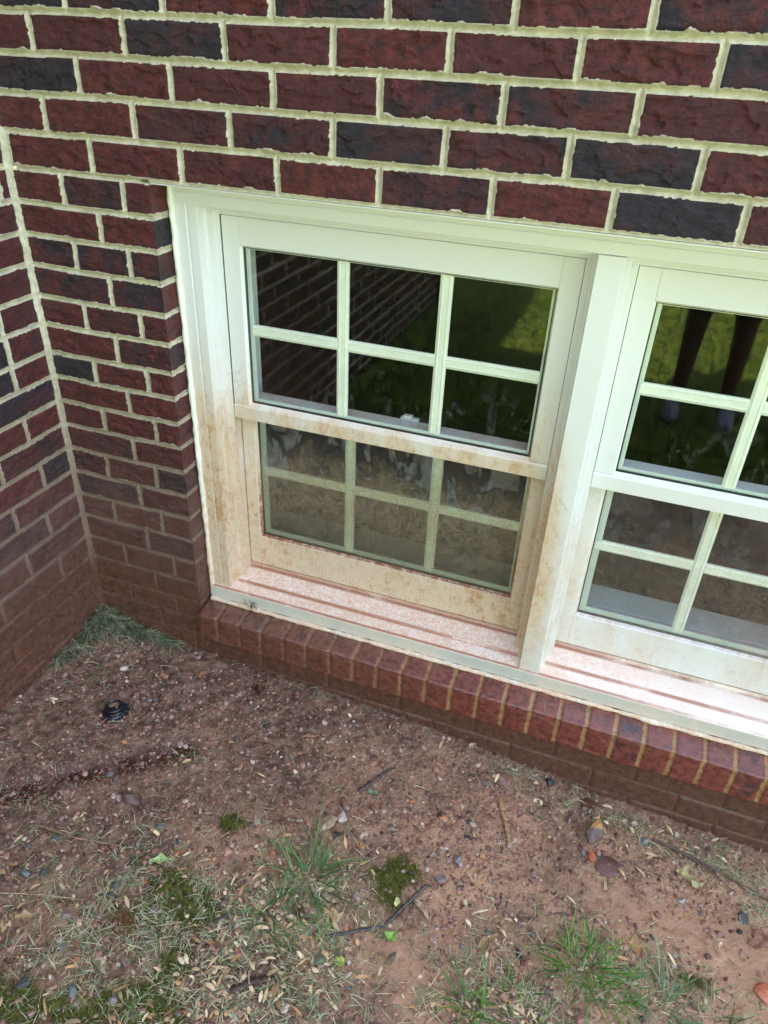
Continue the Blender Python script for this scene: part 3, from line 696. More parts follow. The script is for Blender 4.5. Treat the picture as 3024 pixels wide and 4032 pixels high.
blades('husk_litter', x, y, gz(x, y) + R.uniform(.002, .008, n), R.uniform(.28, 1, n) ** 1.6 * .034, R.uniform(.0022, .0088, n), R.uniform(0, 6.28, n), R.normal(0, 1.2, n), R.normal(.05, .25, n), palette(n, CP, .35), M_DRY, 6, husk=True)
# heap of cut grass in the corner of the two walls
R = np.random.RandomState(33); n = 2300
t = R.rand(n); side = R.rand(n) < .48
x = np.where(side, np.abs(R.normal(0, .012, n)) + .008 + .02 * (1 - t) ** 2, t ** 1.3 * .25 + .008); y = -np.where(side, t ** 1.3 * .22 + .008, np.abs(R.normal(0, .012, n)) + .008 + .02 * (1 - t) ** 2)
core = R.rand(n) < .30; x = np.where(core, np.abs(R.normal(0, .05, n)) + .006, x); y = np.where(core, -np.abs(R.normal(0, .045, n)) - .006, y)
hh = .028 * np.exp(-(x + np.abs(y)) / .09)
blades('cut_grass_heap', x, y, gz(x, y) + R.uniform(.001, 1, n) * hh + .002, R.uniform(.020, .062, n), R.uniform(.0010, .0023, n), np.where(side, -1.57, 0) + R.normal(0, 1.3, n) + (core * R.uniform(0, 6.28, n)), R.normal(0, .6, n), R.normal(.05, .25, n),
       palette(n, [(.15, .18, .09, 2.5), (.30, .34, .19, 2), (.55, .54, .36, 1.4), (.040, .05, .022, 2.2)]), M_BLADE, 3)
# moss
MOSS = [(.693, -.455, .030, .022, 1), (.649, -.634, .045, .035, 1), (.732, -.659, .050, .035, 1), (.70, -.645, .04, .03, .8), (.599, -.732, .055, .025, .7), (.749, -.754, .035, .032, 1), (.744, -.81, .035, .028, 1), (.701, -.857, .045, .03, 1),
        (.956, -.716, .018, .030, .9), (.508, -.93, .07, .04, .9), (1.102, -.405, .030, .022, 1.2), (1.085, -.445, .028, .05, 1.2), (1.04, -.44, .03, .02, .6), (1.72, -.379, .035, .016, .8), (.56, -.60, .03, .03, .4), (.63, -.90, .06, .03, .7), (.80, -.86, .05, .04, .6), (.66, -.70, .06, .03, .35)]
R = np.random.RandomState(34); n = 36000
def d_moss(a, b): return ss(.12, .78, blobs(a, b, MOSS) * 1.0 + .42 * fb(a * 30, b * 30, 4, 500))
x, y = sample(n, d_moss, .35, 1.85, -1.05, -.3)
hm_ = np.clip(blobs(x, y, MOSS), 0, 1)
cm_ = palette(n, [(.13, .165, .016, 3), (.20, .235, .022, 2.4), (.055, .075, .012, 2), (.30, .32, .05, .9), (.16, .11, .04, .9)], .3)
cm_ = cm_ * (.75 + .6 * (fb(x * 60, y * 60, 2, 510)[:, None]))
br_ = (ss(.05, .3, blobs(x, y, [(.60, -.755, .06, .03, 1)])) > R.rand(n)); cm_[br_] = palette(int(br_.sum()), [(.20, .10, .03, 2), (.28, .16, .06, 1)])
blades('moss', x, y, gz(x, y) + .0005 + .003 * hm_ * R.uniform(.3, 1, n), R.uniform(.003, .0065, n), R.uniform(.0008, .0014, n), R.uniform(0, 6.28, n), R.normal(0, .8, n), R.uniform(.3, 1.3, n), cm_, M_MOSS, 2)
# lawn behind the viewer, seen in the panes
R = np.random.RandomState(35); n = 26000
x = R.uniform(-2.5, 5.5, n); y = -1.45 - 4.2 * R.rand(n) ** 1.15
blades('lawn_grass', x, y, gz(x, y, False) - .005, R.uniform(.05, .10, n), R.uniform(.004, .009, n), R.uniform(0, 6.28, n), R.normal(0, .9, n), R.uniform(.8, 1.4, n), palette(n, [(.07, .15, .010, 3), (.13, .24, .016, 2), (.30, .38, .08, 1), (.02, .05, .005, 2.5)]), M_BLADE, 3)

# ------------------------------------------------------------------ single things lying on the ground
def at(x, y, dz=0): return (x, y, gz1(x, y) + dz)
def rock(name, x, y, size, rot, seed, col, label, cat='stone', sink=.25, cuts=9, group=None, mat2=None, rough=.4):
    """angular stone: sphere trimmed by random planes, then roughened"""
    q = np.random.RandomState(seed); b = bmesh.new(); bmesh.ops.create_icosphere(b, subdivisions=4, radius=1)
    V = np.array([v.co[:] for v in b.verts]); F = np.array([[v.index for v in f.verts] for f in b.faces]); b.free()
    for i in range(cuts):
        nn = q.normal(0, 1, 3); nn /= np.linalg.norm(nn); d_ = q.uniform(.38, .72); p = V @ nn; ex = np.maximum(p - d_, 0); V = V - ex[:, None] * nn * .97
    V = V * (1 + .05 * pn(V[:, 0] * 3 + V[:, 2] * 2, V[:, 1] * 3, seed)[:, None] + .018 * pn(V[:, 0] * 11 + V[:, 2] * 7, V[:, 1] * 11, seed + 1)[:, None])
    V = V / np.abs(V).max(0); V = V * np.array(size) * .5
    V = V @ np.array(Euler(rot).to_matrix()).T
    zmin = V[:, 2].min(); hgt = V[:, 2].max() - zmin; V[:, 2] -= zmin + hgt * sink
    col = np.array(col); col = col * np.where(np.array([0, 0, 1]) * (col[2] > col[0]), .80, 1.0)
    c = np.array(col)[None] * (1 + .35 * pn(V[:, 0] * 90, V[:, 1] * 90 + V[:, 2] * 50, seed + 3)[:, None])
    if mat2 is not None: c = np.where((V[:, 2:3] > V[:, 2].max() * mat2[1]) & (V[:, :1] * mat2[2] + V[:, 1:2] * mat2[3] + .004 * pn(V[:, 0] * 200, V[:, 1] * 200, 9)[:, None] > 0), np.array(mat2[0]), c)
    o = link(name, mesh_np(name, V, F, np.concatenate([np.clip(c, 0, 1), np.ones((len(c), 1))], 1), smooth=False, aname='col'), M_ROCK)
    o.location = at(x, y); return tag(o, label, cat, group)
mm = .001
ST = [  # x, y, (size mm), z-rot, seed, colour, label
 (.295, -.130, (26, 21, 18), .4, 1, (.36, .17, .10), 'rounded orange-pink stone behind the black cap, towards the corner'),
 (.500, -.142, (22, 19, 13), .9, 2, (.36, .21, .18), 'pale pink square-edged stone alone in the mud before the brick sill'),
 (.603, -.041, (28, 19, 14), .2, 3, (.25, .12, .095), 'dull pink stone close under the brick sill, beside a dark red leaf'),
 (.449, -.489, (56, 38, 22), .3, 4, (.105, .060, .044), 'wide flat dull brown stone just below the wet rill'),
 (.311, -.221, (17, 15, 12), .5, 5, (.20, .19, .23), 'small lilac-grey stone right behind the black cap'),
 (.380, -.078, (17, 14, 10), 1.5, 6, (.38, .15, .06), 'small bright orange stone between the corner and the sill'),
 (.215, -.235, (20, 24, 13), .2, 7, (.19, .10, .09), 'brown-mauve stone touching the grass at the left of the black cap'),
 (.901, -.382, (42, 58, 40), -.15, 8, (.34, .24, .15), 'large rounded tan stone with a green tinge at the head of the biggest grass tuft'),
 (.925, -.350, (25, 30, 18), .2, 9, (.44, .34, .31), 'pinkish white stone leaning on the large tan stone'),
 (.930, -.392, (24, 19, 17), .7, 10, (.020, .022, .026), 'glossy black stone at the foot of the large tan stone'),
 (1.131, -.098, (22, 22, 15), .5, 11, (.30, .16, .15), 'pink stone on bare mud in front of the middle of the sill'),
 (1.468, -.042, (46, 34, 26), .3, 12, (.115, .045, .032), 'large reddish brown stone against the foot of the wall'),
 (1.492, -.190, (24, 33, 12), .2, 14, (.46, .13, .065), 'bright orange-red chip of brick beside a black cinder'),
 (1.512, -.178, (21, 21, 14), 1.2, 15, (.022, .022, .024), 'black cinder between the orange brick chip and the flat slab'),
 (1.367, -.024, (22, 25, 18), .9, 17, (.022, .022, .026), 'black cinder in the cut grass at the foot of the wall'),
 (1.612, -.090, (27, 22, 18), .5, 18, (.17, .19, .21), 'blue-grey square stone among the clippings near the wall'),
 (1.201, -.333, (18, 22, 15), .1, 19, (.12, .125, .15), 'slate grey stone in open mud above the bright moss'),
 (1.138, -.240, (25, 22, 18), .7, 20, (.085, .055, .035), 'dark brown stone with a twig on it, left of the bark strip'),
 (1.203, -.223, (19, 14, 11), .4, 21, (.035, .037, .045), 'small charcoal stone between the bark strip and a brown stone'),
 (1.252, -.300, (20, 17, 13), .9, 22, (.40, .19, .08), 'small tan-orange stone below the end of the bark strip'),
 (.357, -.727, (27, 21, 17), .1, 23, (.10, .11, .14), 'slate blue stone, left of a touching pair near the left edge'),
 (.388, -.713, (26, 18, 14), .3, 24, (.055, .060, .065), 'charcoal stone, right of a touching pair near the left edge'),
 (.541, -.680, (21, 19, 13), .9, 25, (.060, .065, .078), 'rough charcoal stone just above another, beside the left moss patch'),
 (.549, -.699, (22, 18, 14), .2, 26, (.085, .088, .10), 'rough charcoal stone just below another, beside the left moss patch'),
 (.500, -.902, (28, 27, 18), .5, 27, (.075, .080, .10), 'dark blue-grey stone beside grass in the bottom left corner'),
 (.596, -.881, (36, 20, 12), -.6, 28, (.14, .155, .18), 'long pale slate stone in the moss near the bottom edge'),
 (.548, -.529, (30, 17, 14), .3, 29, (.13, .135, .15), 'grey slate stone with a light streak below the wide brown stone'),
 (.603, -.545, (21, 22, 17), .6, 30, (.055, .065, .09), 'dark blue stone beside a rust-brown stone above the green leaf'),
 (.573, -.580, (25, 18, 14), .2, 31, (.20, .075, .028), 'wet rust-brown stone touching the pale green leaf'),
 (.353, -.642, (29, 24, 14), .3, 32, (.10, .105, .12), 'dark grey stone under a long twig at the left edge'),
 (.769, -.626, (15, 33, 10), .1, 33, (.165, .12, .11), 'small upright rectangular mauve chip beside the right moss lobe'),
 (.548, -.929, (21, 25, 10), .2, 34, (.42, .22, .19), 'flat pink stone on moss in the bottom left corner'),
 (.640, -.578, (20, 19, 14), .2, 35, (.15, .10, .09), 'round mauve-brown stone at the tip of the pale green leaf'),
 (.700, -.545, (20, 19, 14), .8, 36, (.34, .18, .085), 'ochre stone among wood husks above the moss'),
 (1.178, -.395, (30, 22, 12), .4, 37, (.17, .15, .14), 'flat grey stone between the black twig and the bright moss'),
 (1.132, -.588, (16, 32, 15), -.4, 38, (.12, .095, .065), 'half-buried olive brown stone under the small green leaf'),
 (1.105, -.385, (15, 11, 9), .4, 39, (.60, .25, .06), 'tiny bright orange pebble at the top of the bright moss'),
 (1.70, -.21, (22, 17, 9), .4, 40, (.28, .28, .32), 'small silvery stone just below the pale folded leaf'),
 (1.83, -.20, (30, 30, 10), .4, 41, (.06, .065, .085), 'dark blue slate piece by the twig at the right edge'),
]
for x, y, sz, rz, sd_, c, lb in ST:
    rock('stone', x, y, tuple(v * mm for v in sz), (R.uniform(-.2, .2), R.uniform(-.2, .2), rz), sd_ + 900, c, lb, cuts=11)
rock('stone', 1.495, -.118, (.044, .074, .030), (.1, .12, -.12), 1301, (.135, .095, .080), 'big wedge-shaped brown stone with a broken ochre face near the wall', cuts=8, sink=.15, mat2=((.46, .24, .085), .35, -.4, 1.0))
rock('brick_fragment', .913, -.308, (.024, .034, .014), (.1, .1, .6), 1302, (.17, .075, .03), 'brown rectangular brick fragment above the large tan stone', 'brick piece', cuts=4)
rock('brick_fragment', 1.256, -.067, (.034, .040, .014), (.15, .1, .8), 1303, (.24, .11, .08), 'red-brown brick shard leaning near the foot of the wall', 'brick piece', cuts=5)
rock('brick_fragment', 1.532, -.196, (.066, .052, .014), (.03, .02, .35), 1304, (.13, .055, .045), 'flat square-cornered maroon slab half sunk in the mud', 'brick piece', cuts=3, sink=.45)
rock('brick_fragment', 1.872, -.350, (.05, .045, .02), (.1, .05, .5), 1305, (.50, .15, .07), 'bright orange brick piece at the right edge of the picture', 'brick piece', cuts=5)

# leaves
def leaf(x, y, ln, wd, rz, seed, col, label, lobes=0, curl=.25, lift=.004, group=None, name='leaf'):
    q = np.random.RandomState(seed); n = 26; m_ = 7
    t = np.linspace(0, 1, n); half = wd * .5 * np.sin(np.pi * t ** .8) ** .75
    if lobes: half = half * (1 + .42 * np.sin(t * lobes * 6.28 + q.uniform(0, 3)) * (np.sin(np.pi * t) > .2)) + wd * .03 * q.uniform(-1, 1, n)
    half = np.maximum(half, .0004); s_ = np.linspace(-1, 1, m_)
    T, S_ = np.meshgrid(t, s_, indexing='ij'); X_ = (T - .5) * ln; Y_ = S_ * half[:, None] + .10 * ln * np.sin(T * 3.0 + q.uniform(0, 3))
    Z_ = lift + curl * (np.abs(S_) ** 1.6) * half[:, None] * 1.1 + .12 * ln * curl * np.cos(T * 5 + q.uniform(0, 6)) ** 2 - .0012 * np.exp(-(S_ * 5) ** 2) + .0012 * pn(T * 9, S_ * 4, seed)
    V = np.stack([X_, Y_, Z_], -1).reshape(-1, 3); i = np.arange(n * m_).reshape(n, m_); F = np.stack([i[:-1, :-1], i[1:, :-1], i[1:, 1:], i[:-1, 1:]], -1).reshape(-1, 4)
    c = np.array(col)[None] * (1 + .5 * pn(V[:, 0] * 150, V[:, 1] * 150, seed)[:, None]) * (1 + .35 * np.exp(-(S_.reshape(-1, 1) * 6) ** 2))
    o = link(name, mesh_np(name, V, F, np.concatenate([np.clip(c, 0, 1), np.ones((len(c), 1))], 1), aname='col'), M_LEAF)
    md = o.modifiers.new('thick', 'SOLIDIFY'); md.thickness = .0004
    o.location = at(x, y); o.rotation_euler = (q.uniform(-.12, .12), q.uniform(-.12, .12), rz); return tag(o, label, 'leaf', group)
M_LEAF = mat_col('leaf', .35, .3, 250, .5, .15)
leaf(.598, -.598, .052, .018, .45, 1, (.40, .50, .20), 'pale green torn leaf lying above the moss at lower left', 2)
leaf(.548, -.072, .034, .022, -.6, 2, (.055, .012, .012), 'dark wine-red leaf in the mud in front of the sill', 1, .1)
leaf(.965, -.255, .028, .018, .5, 3, (.16, .20, .10), 'dull green curled leaf beside the dark stick', 1)
leaf(1.705, -.150, .042, .030, -.3, 4, (.44, .35, .14), 'pale yellow-brown lobed leaf near the long twig on the right', 2, .5, .008)
leaf(1.737, -.160, .030, .022, .6, 5, (.48, .39, .19), 'small folded yellow-brown leaf touching a larger lobed one', 1, .6, .008)
leaf(1.609, -.352, .040, .034, .2, 6, (.46, .25, .10), 'broad tan-orange leaf behind the bright grass tuft', 2, .2)
leaf(1.311, -.484, .062, .015, 1.0, 7, (.42, .26, .13), 'long curled tan husk standing out beside the grass at lower right', 0, 1.2, .004)
leaf(1.035, -.635, .026, .020, .4, 8, (.42, .50, .08), 'wet yellow-green leaf with a drop under the grass tuft', 1, .3)
leaf(1.118, -.552, .022, .020, 1.3, 9, (.22, .46, .06), 'small bright green leaf over an olive stone', 1, .4, .007)
leaf(.928, -.584, .044, .024, -.2, 10, (.095, .045, .035), 'glossy dark brown leaf in the straw under the biggest tuft', 0, .5)
leaf(.989, -.560, .040, .022, .3, 11, (.56, .34, .16), 'light tan pointed leaf right of the glossy dark leaf', 2, .3)
leaf(.702, -.905, .022, .014, .3, 12, (.28, .62, .06), 'tiny vivid green leaf near the bottom edge', 1, .3, .008)
leaf(1.86, -.235, .055, .038, 1.2, 13, (.30, .13, .09), 'reddish brown broad leaf in the clippings at the right edge', 1, .2)
leaf(.42, -.80, .040, .022, .8, 14, (.42, .27, .13), 'buff lobed leaf at the left edge', 2, .3)
leaf(1.105, -.478, .020, .013, 2.0, 15, (.62, .62, .26), 'small cream-yellow leaf resting on the bright moss', 0, .5, .006)
leaf(1.16, -.475, .052, .013, -.5, 16, (.56, .40, .27), 'long pale husk touching the black twig', 0, .8, .004)

leaf(1.160, -.014, .026, .016, 1.3, 17, (.52, .34, .24), 'small pinkish tan leaf propped against the foot of the wall below the sill', 0, .6, .010)

# sticks and twigs
def stick(pts, r0, r1, seed, col, label, name='twig', flat=1.0, forks=(), rough=.25, zoff=None):
    P = np.array([(x, y, gz1(x, y) + (z if z is not None else r0 * .6)) for x, y, z in pts]); base = P[0].copy()
    def tube(P, r0, r1, sd_):
        seg = np.concatenate([[0], np.cumsum(np.linalg.norm(np.diff(P, axis=0), axis=1))]); n = max(6, int(seg[-1] / .004)); s_ = np.linspace(0, seg[-1], n)
        Q = np.stack([np.interp(s_, seg, P[:, i]) for i in range(3)], -1); Q[:, :2] += .0016 * np.stack([pn(s_ * 60, s_ * 0, sd_), pn(s_ * 60, s_ * 0 + 5, sd_)], -1)
        tg = np.gradient(Q, axis=0); tg /= np.linalg.norm(tg, axis=1)[:, None]; K = 9; V = []
        for i in range(n):
            a = np.cross(tg[i], (0, 0, 1)); a /= np.linalg.norm(a) + 1e-9; b = np.cross(a, tg[i]); r = r0 + (r1 - r0) * i / (n - 1)
            if i in (0, n - 1): r *= .55
            for k_ in range(K):
                th = 6.2832 * k_ / K; rr = r * (1 + rough * float(pn(s_[i] * 220, k_ * .8, sd_ + 3)))
                V.append(Q[i] + a * math.cos(th) * rr + b * math.sin(th) * rr * flat)
        F = [(i * K + k_, i * K + (k_ + 1) % K, (i + 1) * K + (k_ + 1) % K, (i + 1) * K + k_) for i in range(n - 1) for k_ in range(K)]
        return np.array(V), F
    V, F = tube(P, r0, r1, seed); F = list(F)
    for fp in forks:
        Pf = np.array([(x, y, gz1(x, y) + z) for x, y, z in fp]); V2, F2 = tube(Pf, r1 * .9, r1 * .45, seed + 9); F += [tuple(v + len(V) for v in f) for f in F2]; V = np.concatenate([V, V2])
    V = V - base; c = np.array(col)[None] * (1 + .6 * pn(V[:, 0] * 120, V[:, 1] * 120, seed)[:, None])
    o = link(name, mesh_np(name, V, np.array(F), np.concatenate([np.clip(c, 0, 1), np.ones((len(c), 1))], 1), aname='col'), M_ROCK if rough < .5 else M_DRY); o.location = base
    return tag(o, label, {'twig': 'twig', 'bark_strip': 'bark', 'stick': 'stick'}[name])
stick([(1.258, -.128, None), (1.272, -.165, None), (1.292, -.205, None), (1.305, -.243, None)], .0075, .0050, 5, (.36, .20, .09), 'rough ochre strip of bark lying end-on to the wall', 'bark_strip', .45, rough=.9)
stick([(.932, -.266, None), (.958, -.215, .006), (.984, -.166, .004)], .0058, .0032, 6, (.075, .050, .042), 'short thick dark stick pointing to the middle of the sill', 'stick', .5, rough=.6)
stick([(1.63, -.080, .008), (1.70, -.092, .010), (1.78, -.108, .008), (1.845, -.122, .006), (1.95, -.140, .006)], .0034, .0022, 7, (.11, .060, .045), 'long brown twig running to the right edge beside the wall', forks=[[(1.70, -.092, .010), (1.76, -.112, .012), (1.82, -.15, .006)]])
stick([(.99, -.610, .004), (1.045, -.572, .006), (1.097, -.535, .006), (1.125, -.478, .008), (1.156, -.420, .012)], .0030, .0036, 8, (.050, .038, .036), 'long thin black twig crossing the bright moss')
stick([(.34, -.78, .005), (.42, -.752, .006), (.50, -.728, .004)], .0016, .0010, 9, (.40, .28, .15), 'thin straw-coloured twig at the left edge under two dark stones')
stick([(.30, -.63, .008), (.40, -.625, .010), (.50, -.60, .006)], .0022, .0013, 10, (.26, .16, .09), 'slender brown twig crossing the dark grey stone at left', forks=[[(.40, -.625, .01), (.45, -.66, .005)]])
stick([(.868, -.770, .006), (.900, -.738, .008), (.925, -.724, .008)], .0085, .0060, 11, (.060, .028, .022), 'chunk of wet dark bark in the pale husks near the bottom', 'bark_strip', .6, rough=.8)
stick([(.775, -.665, .006), (.80, -.636, .007)], .0046, .0026, 12, (.050, .040, .038), 'short charred stick at the right of the moss', 'stick', .7, rough=.6)
stick([(1.20, -.262, .003), (1.222, -.268, .003)], .0030, .0022, 13, (.030, .032, .045), 'tiny blackish stick between two dark stones', 'stick', .7, rough=.5)
stick([(.735, -.168, .003), (.775, -.150, .004)], .0030, .0018, 14, (.42, .22, .10), 'split tan sliver of wood in the mud below the sill', 'stick', .5, rough=.5)
stick([(1.36, -.405, .003), (1.44, -.352, .004), (1.50, -.338, .003)], .0020, .0012, 15, (.085, .040, .035), 'thin dark red twig in the bare mud right of the bright moss')

# grass tufts
def tuft(x, y, n, ln, spread, seed, label, pal, wd=(.0016, .0034), lean=0.0, lift=(.75, 1.45), extra=None):
    global R
    n = int(n * 1.3); R = np.random.RandomState(seed); a = R.uniform(0, 6.28, n); r = R.rand(n) ** .7 * spread * 1.25
    L_ = R.uniform(.45, 1.0, n) ** 1.2 * ln; z = gz1(x, y)
    X_ = r * np.cos(a); Y_ = r * np.sin(a); hd = a + R.normal(0, .6, n)
    o = blades('grass_tuft', X_, Y_, gz(x + X_, y + Y_) - z - .002, L_, R.uniform(*wd, n), hd, R.normal(1.0, .6, n), R.uniform(lift[0] * .8, lift[1], n), palette(n, pal, .25), M_BLADE, 7, kind=None, taper=.12)
    o.location = (x, y, z); return tag(o, label, 'grass', 'grass tufts growing in the bare soil')
GPAL = [(.085, .185, .055, 3), (.12, .25, .07, 2), (.19, .32, .11, 1.4), (.05, .11, .03, 1.5), (.30, .34, .13, .6)]
VIV = [(.085, .23, .030, 3), (.14, .34, .045, 2.5), (.22, .42, .09, 1), (.045, .12, .02, 1.3)]
tuft(.915, -.505, 62, .150, .040, 1, 'biggest grass tuft, spread wide below the large tan stone', GPAL, lift=(.5, 1.35))
tuft(.975, -.655, 46, .085, .045, 2, 'fine grass tuft rising from straw left of the bare mud at the bottom', GPAL, (.001, .0022), lift=(.5, 1.4))
tuft(.880, -.605, 22, .120, .030, 3, 'loose grass tuft with long low blades beside the glossy dark leaf', GPAL, lift=(.35, 1.1))
tuft(1.500, -.445, 64, .135, .042, 4, 'bright green grass tuft with tall upright blades at lower right', VIV, lift=(.7, 1.5))
tuft(1.560, -.470, 26, .100, .035, 12, 'smaller green tuft merging into the right side of the tall bright one', VIV, lift=(.5, 1.4))
tuft(1.666, -.456, 30, .115, .035, 5, 'open grass tuft with pale blue-green blades near the bottom right corner', [(.14, .26, .13, 2), (.10, .22, .05, 2), (.24, .36, .20, 1.5)], lift=(.4, 1.3))
tuft(1.305, -.615, 16, .140, .022, 6, 'sparse grass tuft with one long arching blade at the bottom edge', VIV, (.002, .0042), lift=(.6, 1.3))
tuft(1.400, -.600, 50, .080, .060, 7, 'short dense grass tuft cut by the bottom edge', VIV, lift=(.4, 1.4))
tuft(1.760, -.440, 34, .095, .050, 8, 'thin grass tuft in the bottom right corner', GPAL, (.001, .0024), lift=(.7, 1.5))
tuft(.505, -.322, 26, .045, .025, 9, 'small grass tuft at the end of the wet rill', GPAL, (.0008, .0018), lift=(.2, 1.2))
tuft(1.62, -.105, 26, .050, .045, 10, 'fine grass tuft beside the blue-grey square stone', GPAL, (.0008, .0016), lift=(.3, 1.3))
tuft(1.77, -.090, 24, .055, .050, 11, 'fine grass tuft behind the long twig at the right', GPAL, (.0008, .0016), lift=(.5, 1.4))
tuft(.21, -.25, 16, .045, .016, 13, 'tiny grass sprig at the left side of the black cap', GPAL, (.0008, .0014), lift=(.1, .8))
tuft(.13, -.20, 26, .050, .020, 14, 'tiny grass sprig beside the side wall', GPAL, (.0008, .0014), lift=(.1, 1.0))

# black plastic cap set in the ground
def lathe(prof, K=64):
    V = []; n = len(prof)
    for i, (r, z) in enumerate(prof):
        for k_ in range(K): th = 6.28318 * k_ / K; V.append((r * math.cos(th), r * math.sin(th), z))
    F = [(i * K + k_, i * K + (k_ + 1) % K, (i + 1) * K + (k_ + 1) % K, (i + 1) * K + k_) for i in range(n - 1) for k_ in range(K)]
    return np.array(V), np.array(F)
M_BLACK = mat_plain('black_plastic', (.010, .012, .018), .22, .25, 40, .6, .05, coat=.3)
M_MUDTOP = mat_plain('mud_crust', (.15, .085, .045), .6, .5, 120, .4, .9)
cap = empty('drain_cap', at(.250, -.290, -.004), 'round black plastic drain cap with a ribbed collar and a muddy top', 'drain cap')
V, F = lathe([(.0365, -.004), (.0368, .002), (.0360, .0038), (.0335, .0048), (.0330, .0040), (.0270, .0085), (.0262, .0090), (.0240, .0100), (.0236, .0088), (.0200, .0088)])
link('collar', mesh_np('collar', V, F), M_BLACK, cap)
bm = bmesh.new()
for k_ in range(14):
    a = 6.28318 * k_ / 14; mt = Matrix.Rotation(a, 4, 'Z') @ Matrix.Translation((.0298, 0, .0072)) @ Matrix.Rotation(.58, 4, 'Y') @ Matrix.Diagonal((.0085, .0011, .0032, 1)); bmesh.ops.create_cube(bm, size=1, matrix=mt)
bobj('ribs', bm, M_BLACK, cap, .0003)
V, F = lathe([(.0235, .0080), (.0238, .0120), (.0228, .0132), (.0222, .0150), (.0222, .0215), (.0230, .0225), (.0230, .0255), (.0218, .0268), (.0205, .0268), (.0200, .0258), (.0120, .0262), (.0002, .0264)])
link('lid', mesh_np('lid', V, F), M_BLACK, cap)
g_ = np.linspace(-.019, .019, 60); X, Y = np.meshgrid(g_, g_); rr = np.hypot(X, Y); hz = .0262 + .0045 * np.clip(1 - (rr / .0175) ** 3, 0, 1) * (.55 + .8 * fb(X * 110, Y * 110, 4, 71)) * ss(-.012, .0, Y + .4 * pn(X * 90, Y * 0, 3) * .01) - .0012
P_ = Patches(); P_.add(np.stack([X * np.minimum(1, .0188 / np.maximum(rr, 1e-6)), Y * np.minimum(1, .0188 / np.maximum(rr, 1e-6)), hz], -1), np.zeros((60, 60, 4)))
link('mud_crust', P_.mesh('mud_crust'), M_MUDTOP, cap)

# bits on the sill
R = np.random.RandomState(91); n = 46
x = np.concatenate([R.uniform(.37, .62, 22), R.uniform(.62, 2.1, 24)]); y = R.uniform(-.016, .030, n)
blades('sill_clippings', x, y, -1.1065 + (y + .02) * .12 + R.uniform(.0005, .003, n), R.uniform(.010, .034, n), R.uniform(.0006, .0012, n), R.uniform(0, 6.28, n), R.normal(0, .8, n), R.normal(0, .12, n), palette(n, GP), M_BLADE, 4)
R = np.random.RandomState(92); n = 60
x = .487 + R.normal(0, .012, n); z = -1.068 - R.rand(n) * .03
o = blades('withered_root_clump', x - .487, .0478 - R.rand(n) * .006 - .045, z + 1.08, R.uniform(.008, .026, n), R.uniform(.0005, .0013, n), R.uniform(2.6, 6.8, n), R.normal(0, 1.5, n), R.normal(-.5, .7, n), palette(n, [(.03, .035, .02, 1), (.06, .06, .03, 1)]), M_DRY, 5, kind=None)
o.location = (.487, .045, -1.08); tag(o, 'small black withered clump hanging over the front edge of the white sill', 'plant debris')
o = rock('stone', .66, .005, (.013, .018, .008), (0, 0, .3), 1401, (.03, .035, .045), 'small dark pebble lying on top of the brick sill'); o.location = (.66, .004, -1.1055)

# ------------------------------------------------------------------ the person mirrored in the right window
def skin(name, verts, edges, rad, mat, parent, sub=2, root=0):
    me = bpy.data.meshes.new(name); me.from_pydata(verts, edges, []); o = link(name, me, mat, parent)
    md = o.modifiers.new('skin', 'SKIN'); md.use_smooth_shade = True
    for i, r_ in enumerate(rad): me.skin_vertices[0].data[i].radius = (r_, r_) if not isinstance(r_, tuple) else r_; me.skin_vertices[0].data[i].use_root = (i == root)
    sb = o.modifiers.new('sub', 'SUBSURF'); sb.levels = sub; sb.render_levels = sub; return o
M_SKIN = mat_plain('skin', (.16, .075, .045), .5, .1); M_TEE = mat_plain('dark_cloth', (.05, .045, .07), .8, .2, 200); M_SHORT = mat_plain('shorts_cloth', (.05, .04, .045), .8, .2, 200)
M_SHOE = mat_plain('sneaker_cloth', (.30, .33, .42), .6, .3, 120); M_HAIR = mat_plain('hair', (.015, .010, .008), .5, .3, 200)
PX, PY, PZ = 1.72, -2.34, -1.37
person = empty('person', (PX, PY, PZ), 'person in dark shorts and blue sneakers mirrored in the right window', 'person')
bv = [(0, .02, .92), (0, .06, 1.12), (0, .12, 1.34), (0, .17, 1.46), (0, .215, 1.54), (0, .24, 1.64), (0, .25, 1.72),
      (-.10, .01, .86), (-.11, .03, .48), (-.11, .0, .10), (-.115, .03, .055), (-.125, .14, .035),
      (.10, .01, .86), (.12, .03, .48), (.13, .0, .10), (.135, .03, .055), (.15, .14, .035),
      (-.17, .14, 1.40), (-.27, .24, 1.20), (-.29, .47, 1.42), (-.285, .545, 1.50), (.14, .14, 1.40), (.20, .26, 1.20), (-.03, .47, 1.42), (-.14, .545, 1.50)]
be = [(0, 1), (1, 2), (2, 3), (3, 4), (4, 5), (5, 6), (0, 7), (7, 8), (8, 9), (9, 10), (10, 11), (0, 12), (12, 13), (13, 14), (14, 15), (15, 16), (2, 17), (17, 18), (18, 19), (19, 20), (2, 21), (21, 22), (22, 23), (23, 24)]
brd = [(.15, .11), (.14, .10), (.16, .10), (.055, .055), (.055, .06), (.075, .09), (.05, .06), .085, .056, .036, .038, .03, .085, .056, .036, .038, .03, .055, .040, .028, .032, .055, .040, .028, .032]
skin('body', bv, be, brd, M_SKIN, person)
skin('tshirt', [(0, .03, .95), (0, .06, 1.12), (0, .12, 1.36), (-.175, .14, 1.39), (-.24, .20, 1.27), (.145, .14, 1.39), (.18, .21, 1.27)], [(0, 1), (1, 2), (2, 3), (3, 4), (2, 5), (5, 6)], [(.165, .125), (.155, .115), (.17, .115), .07, .058, .07, .058], M_TEE, person)
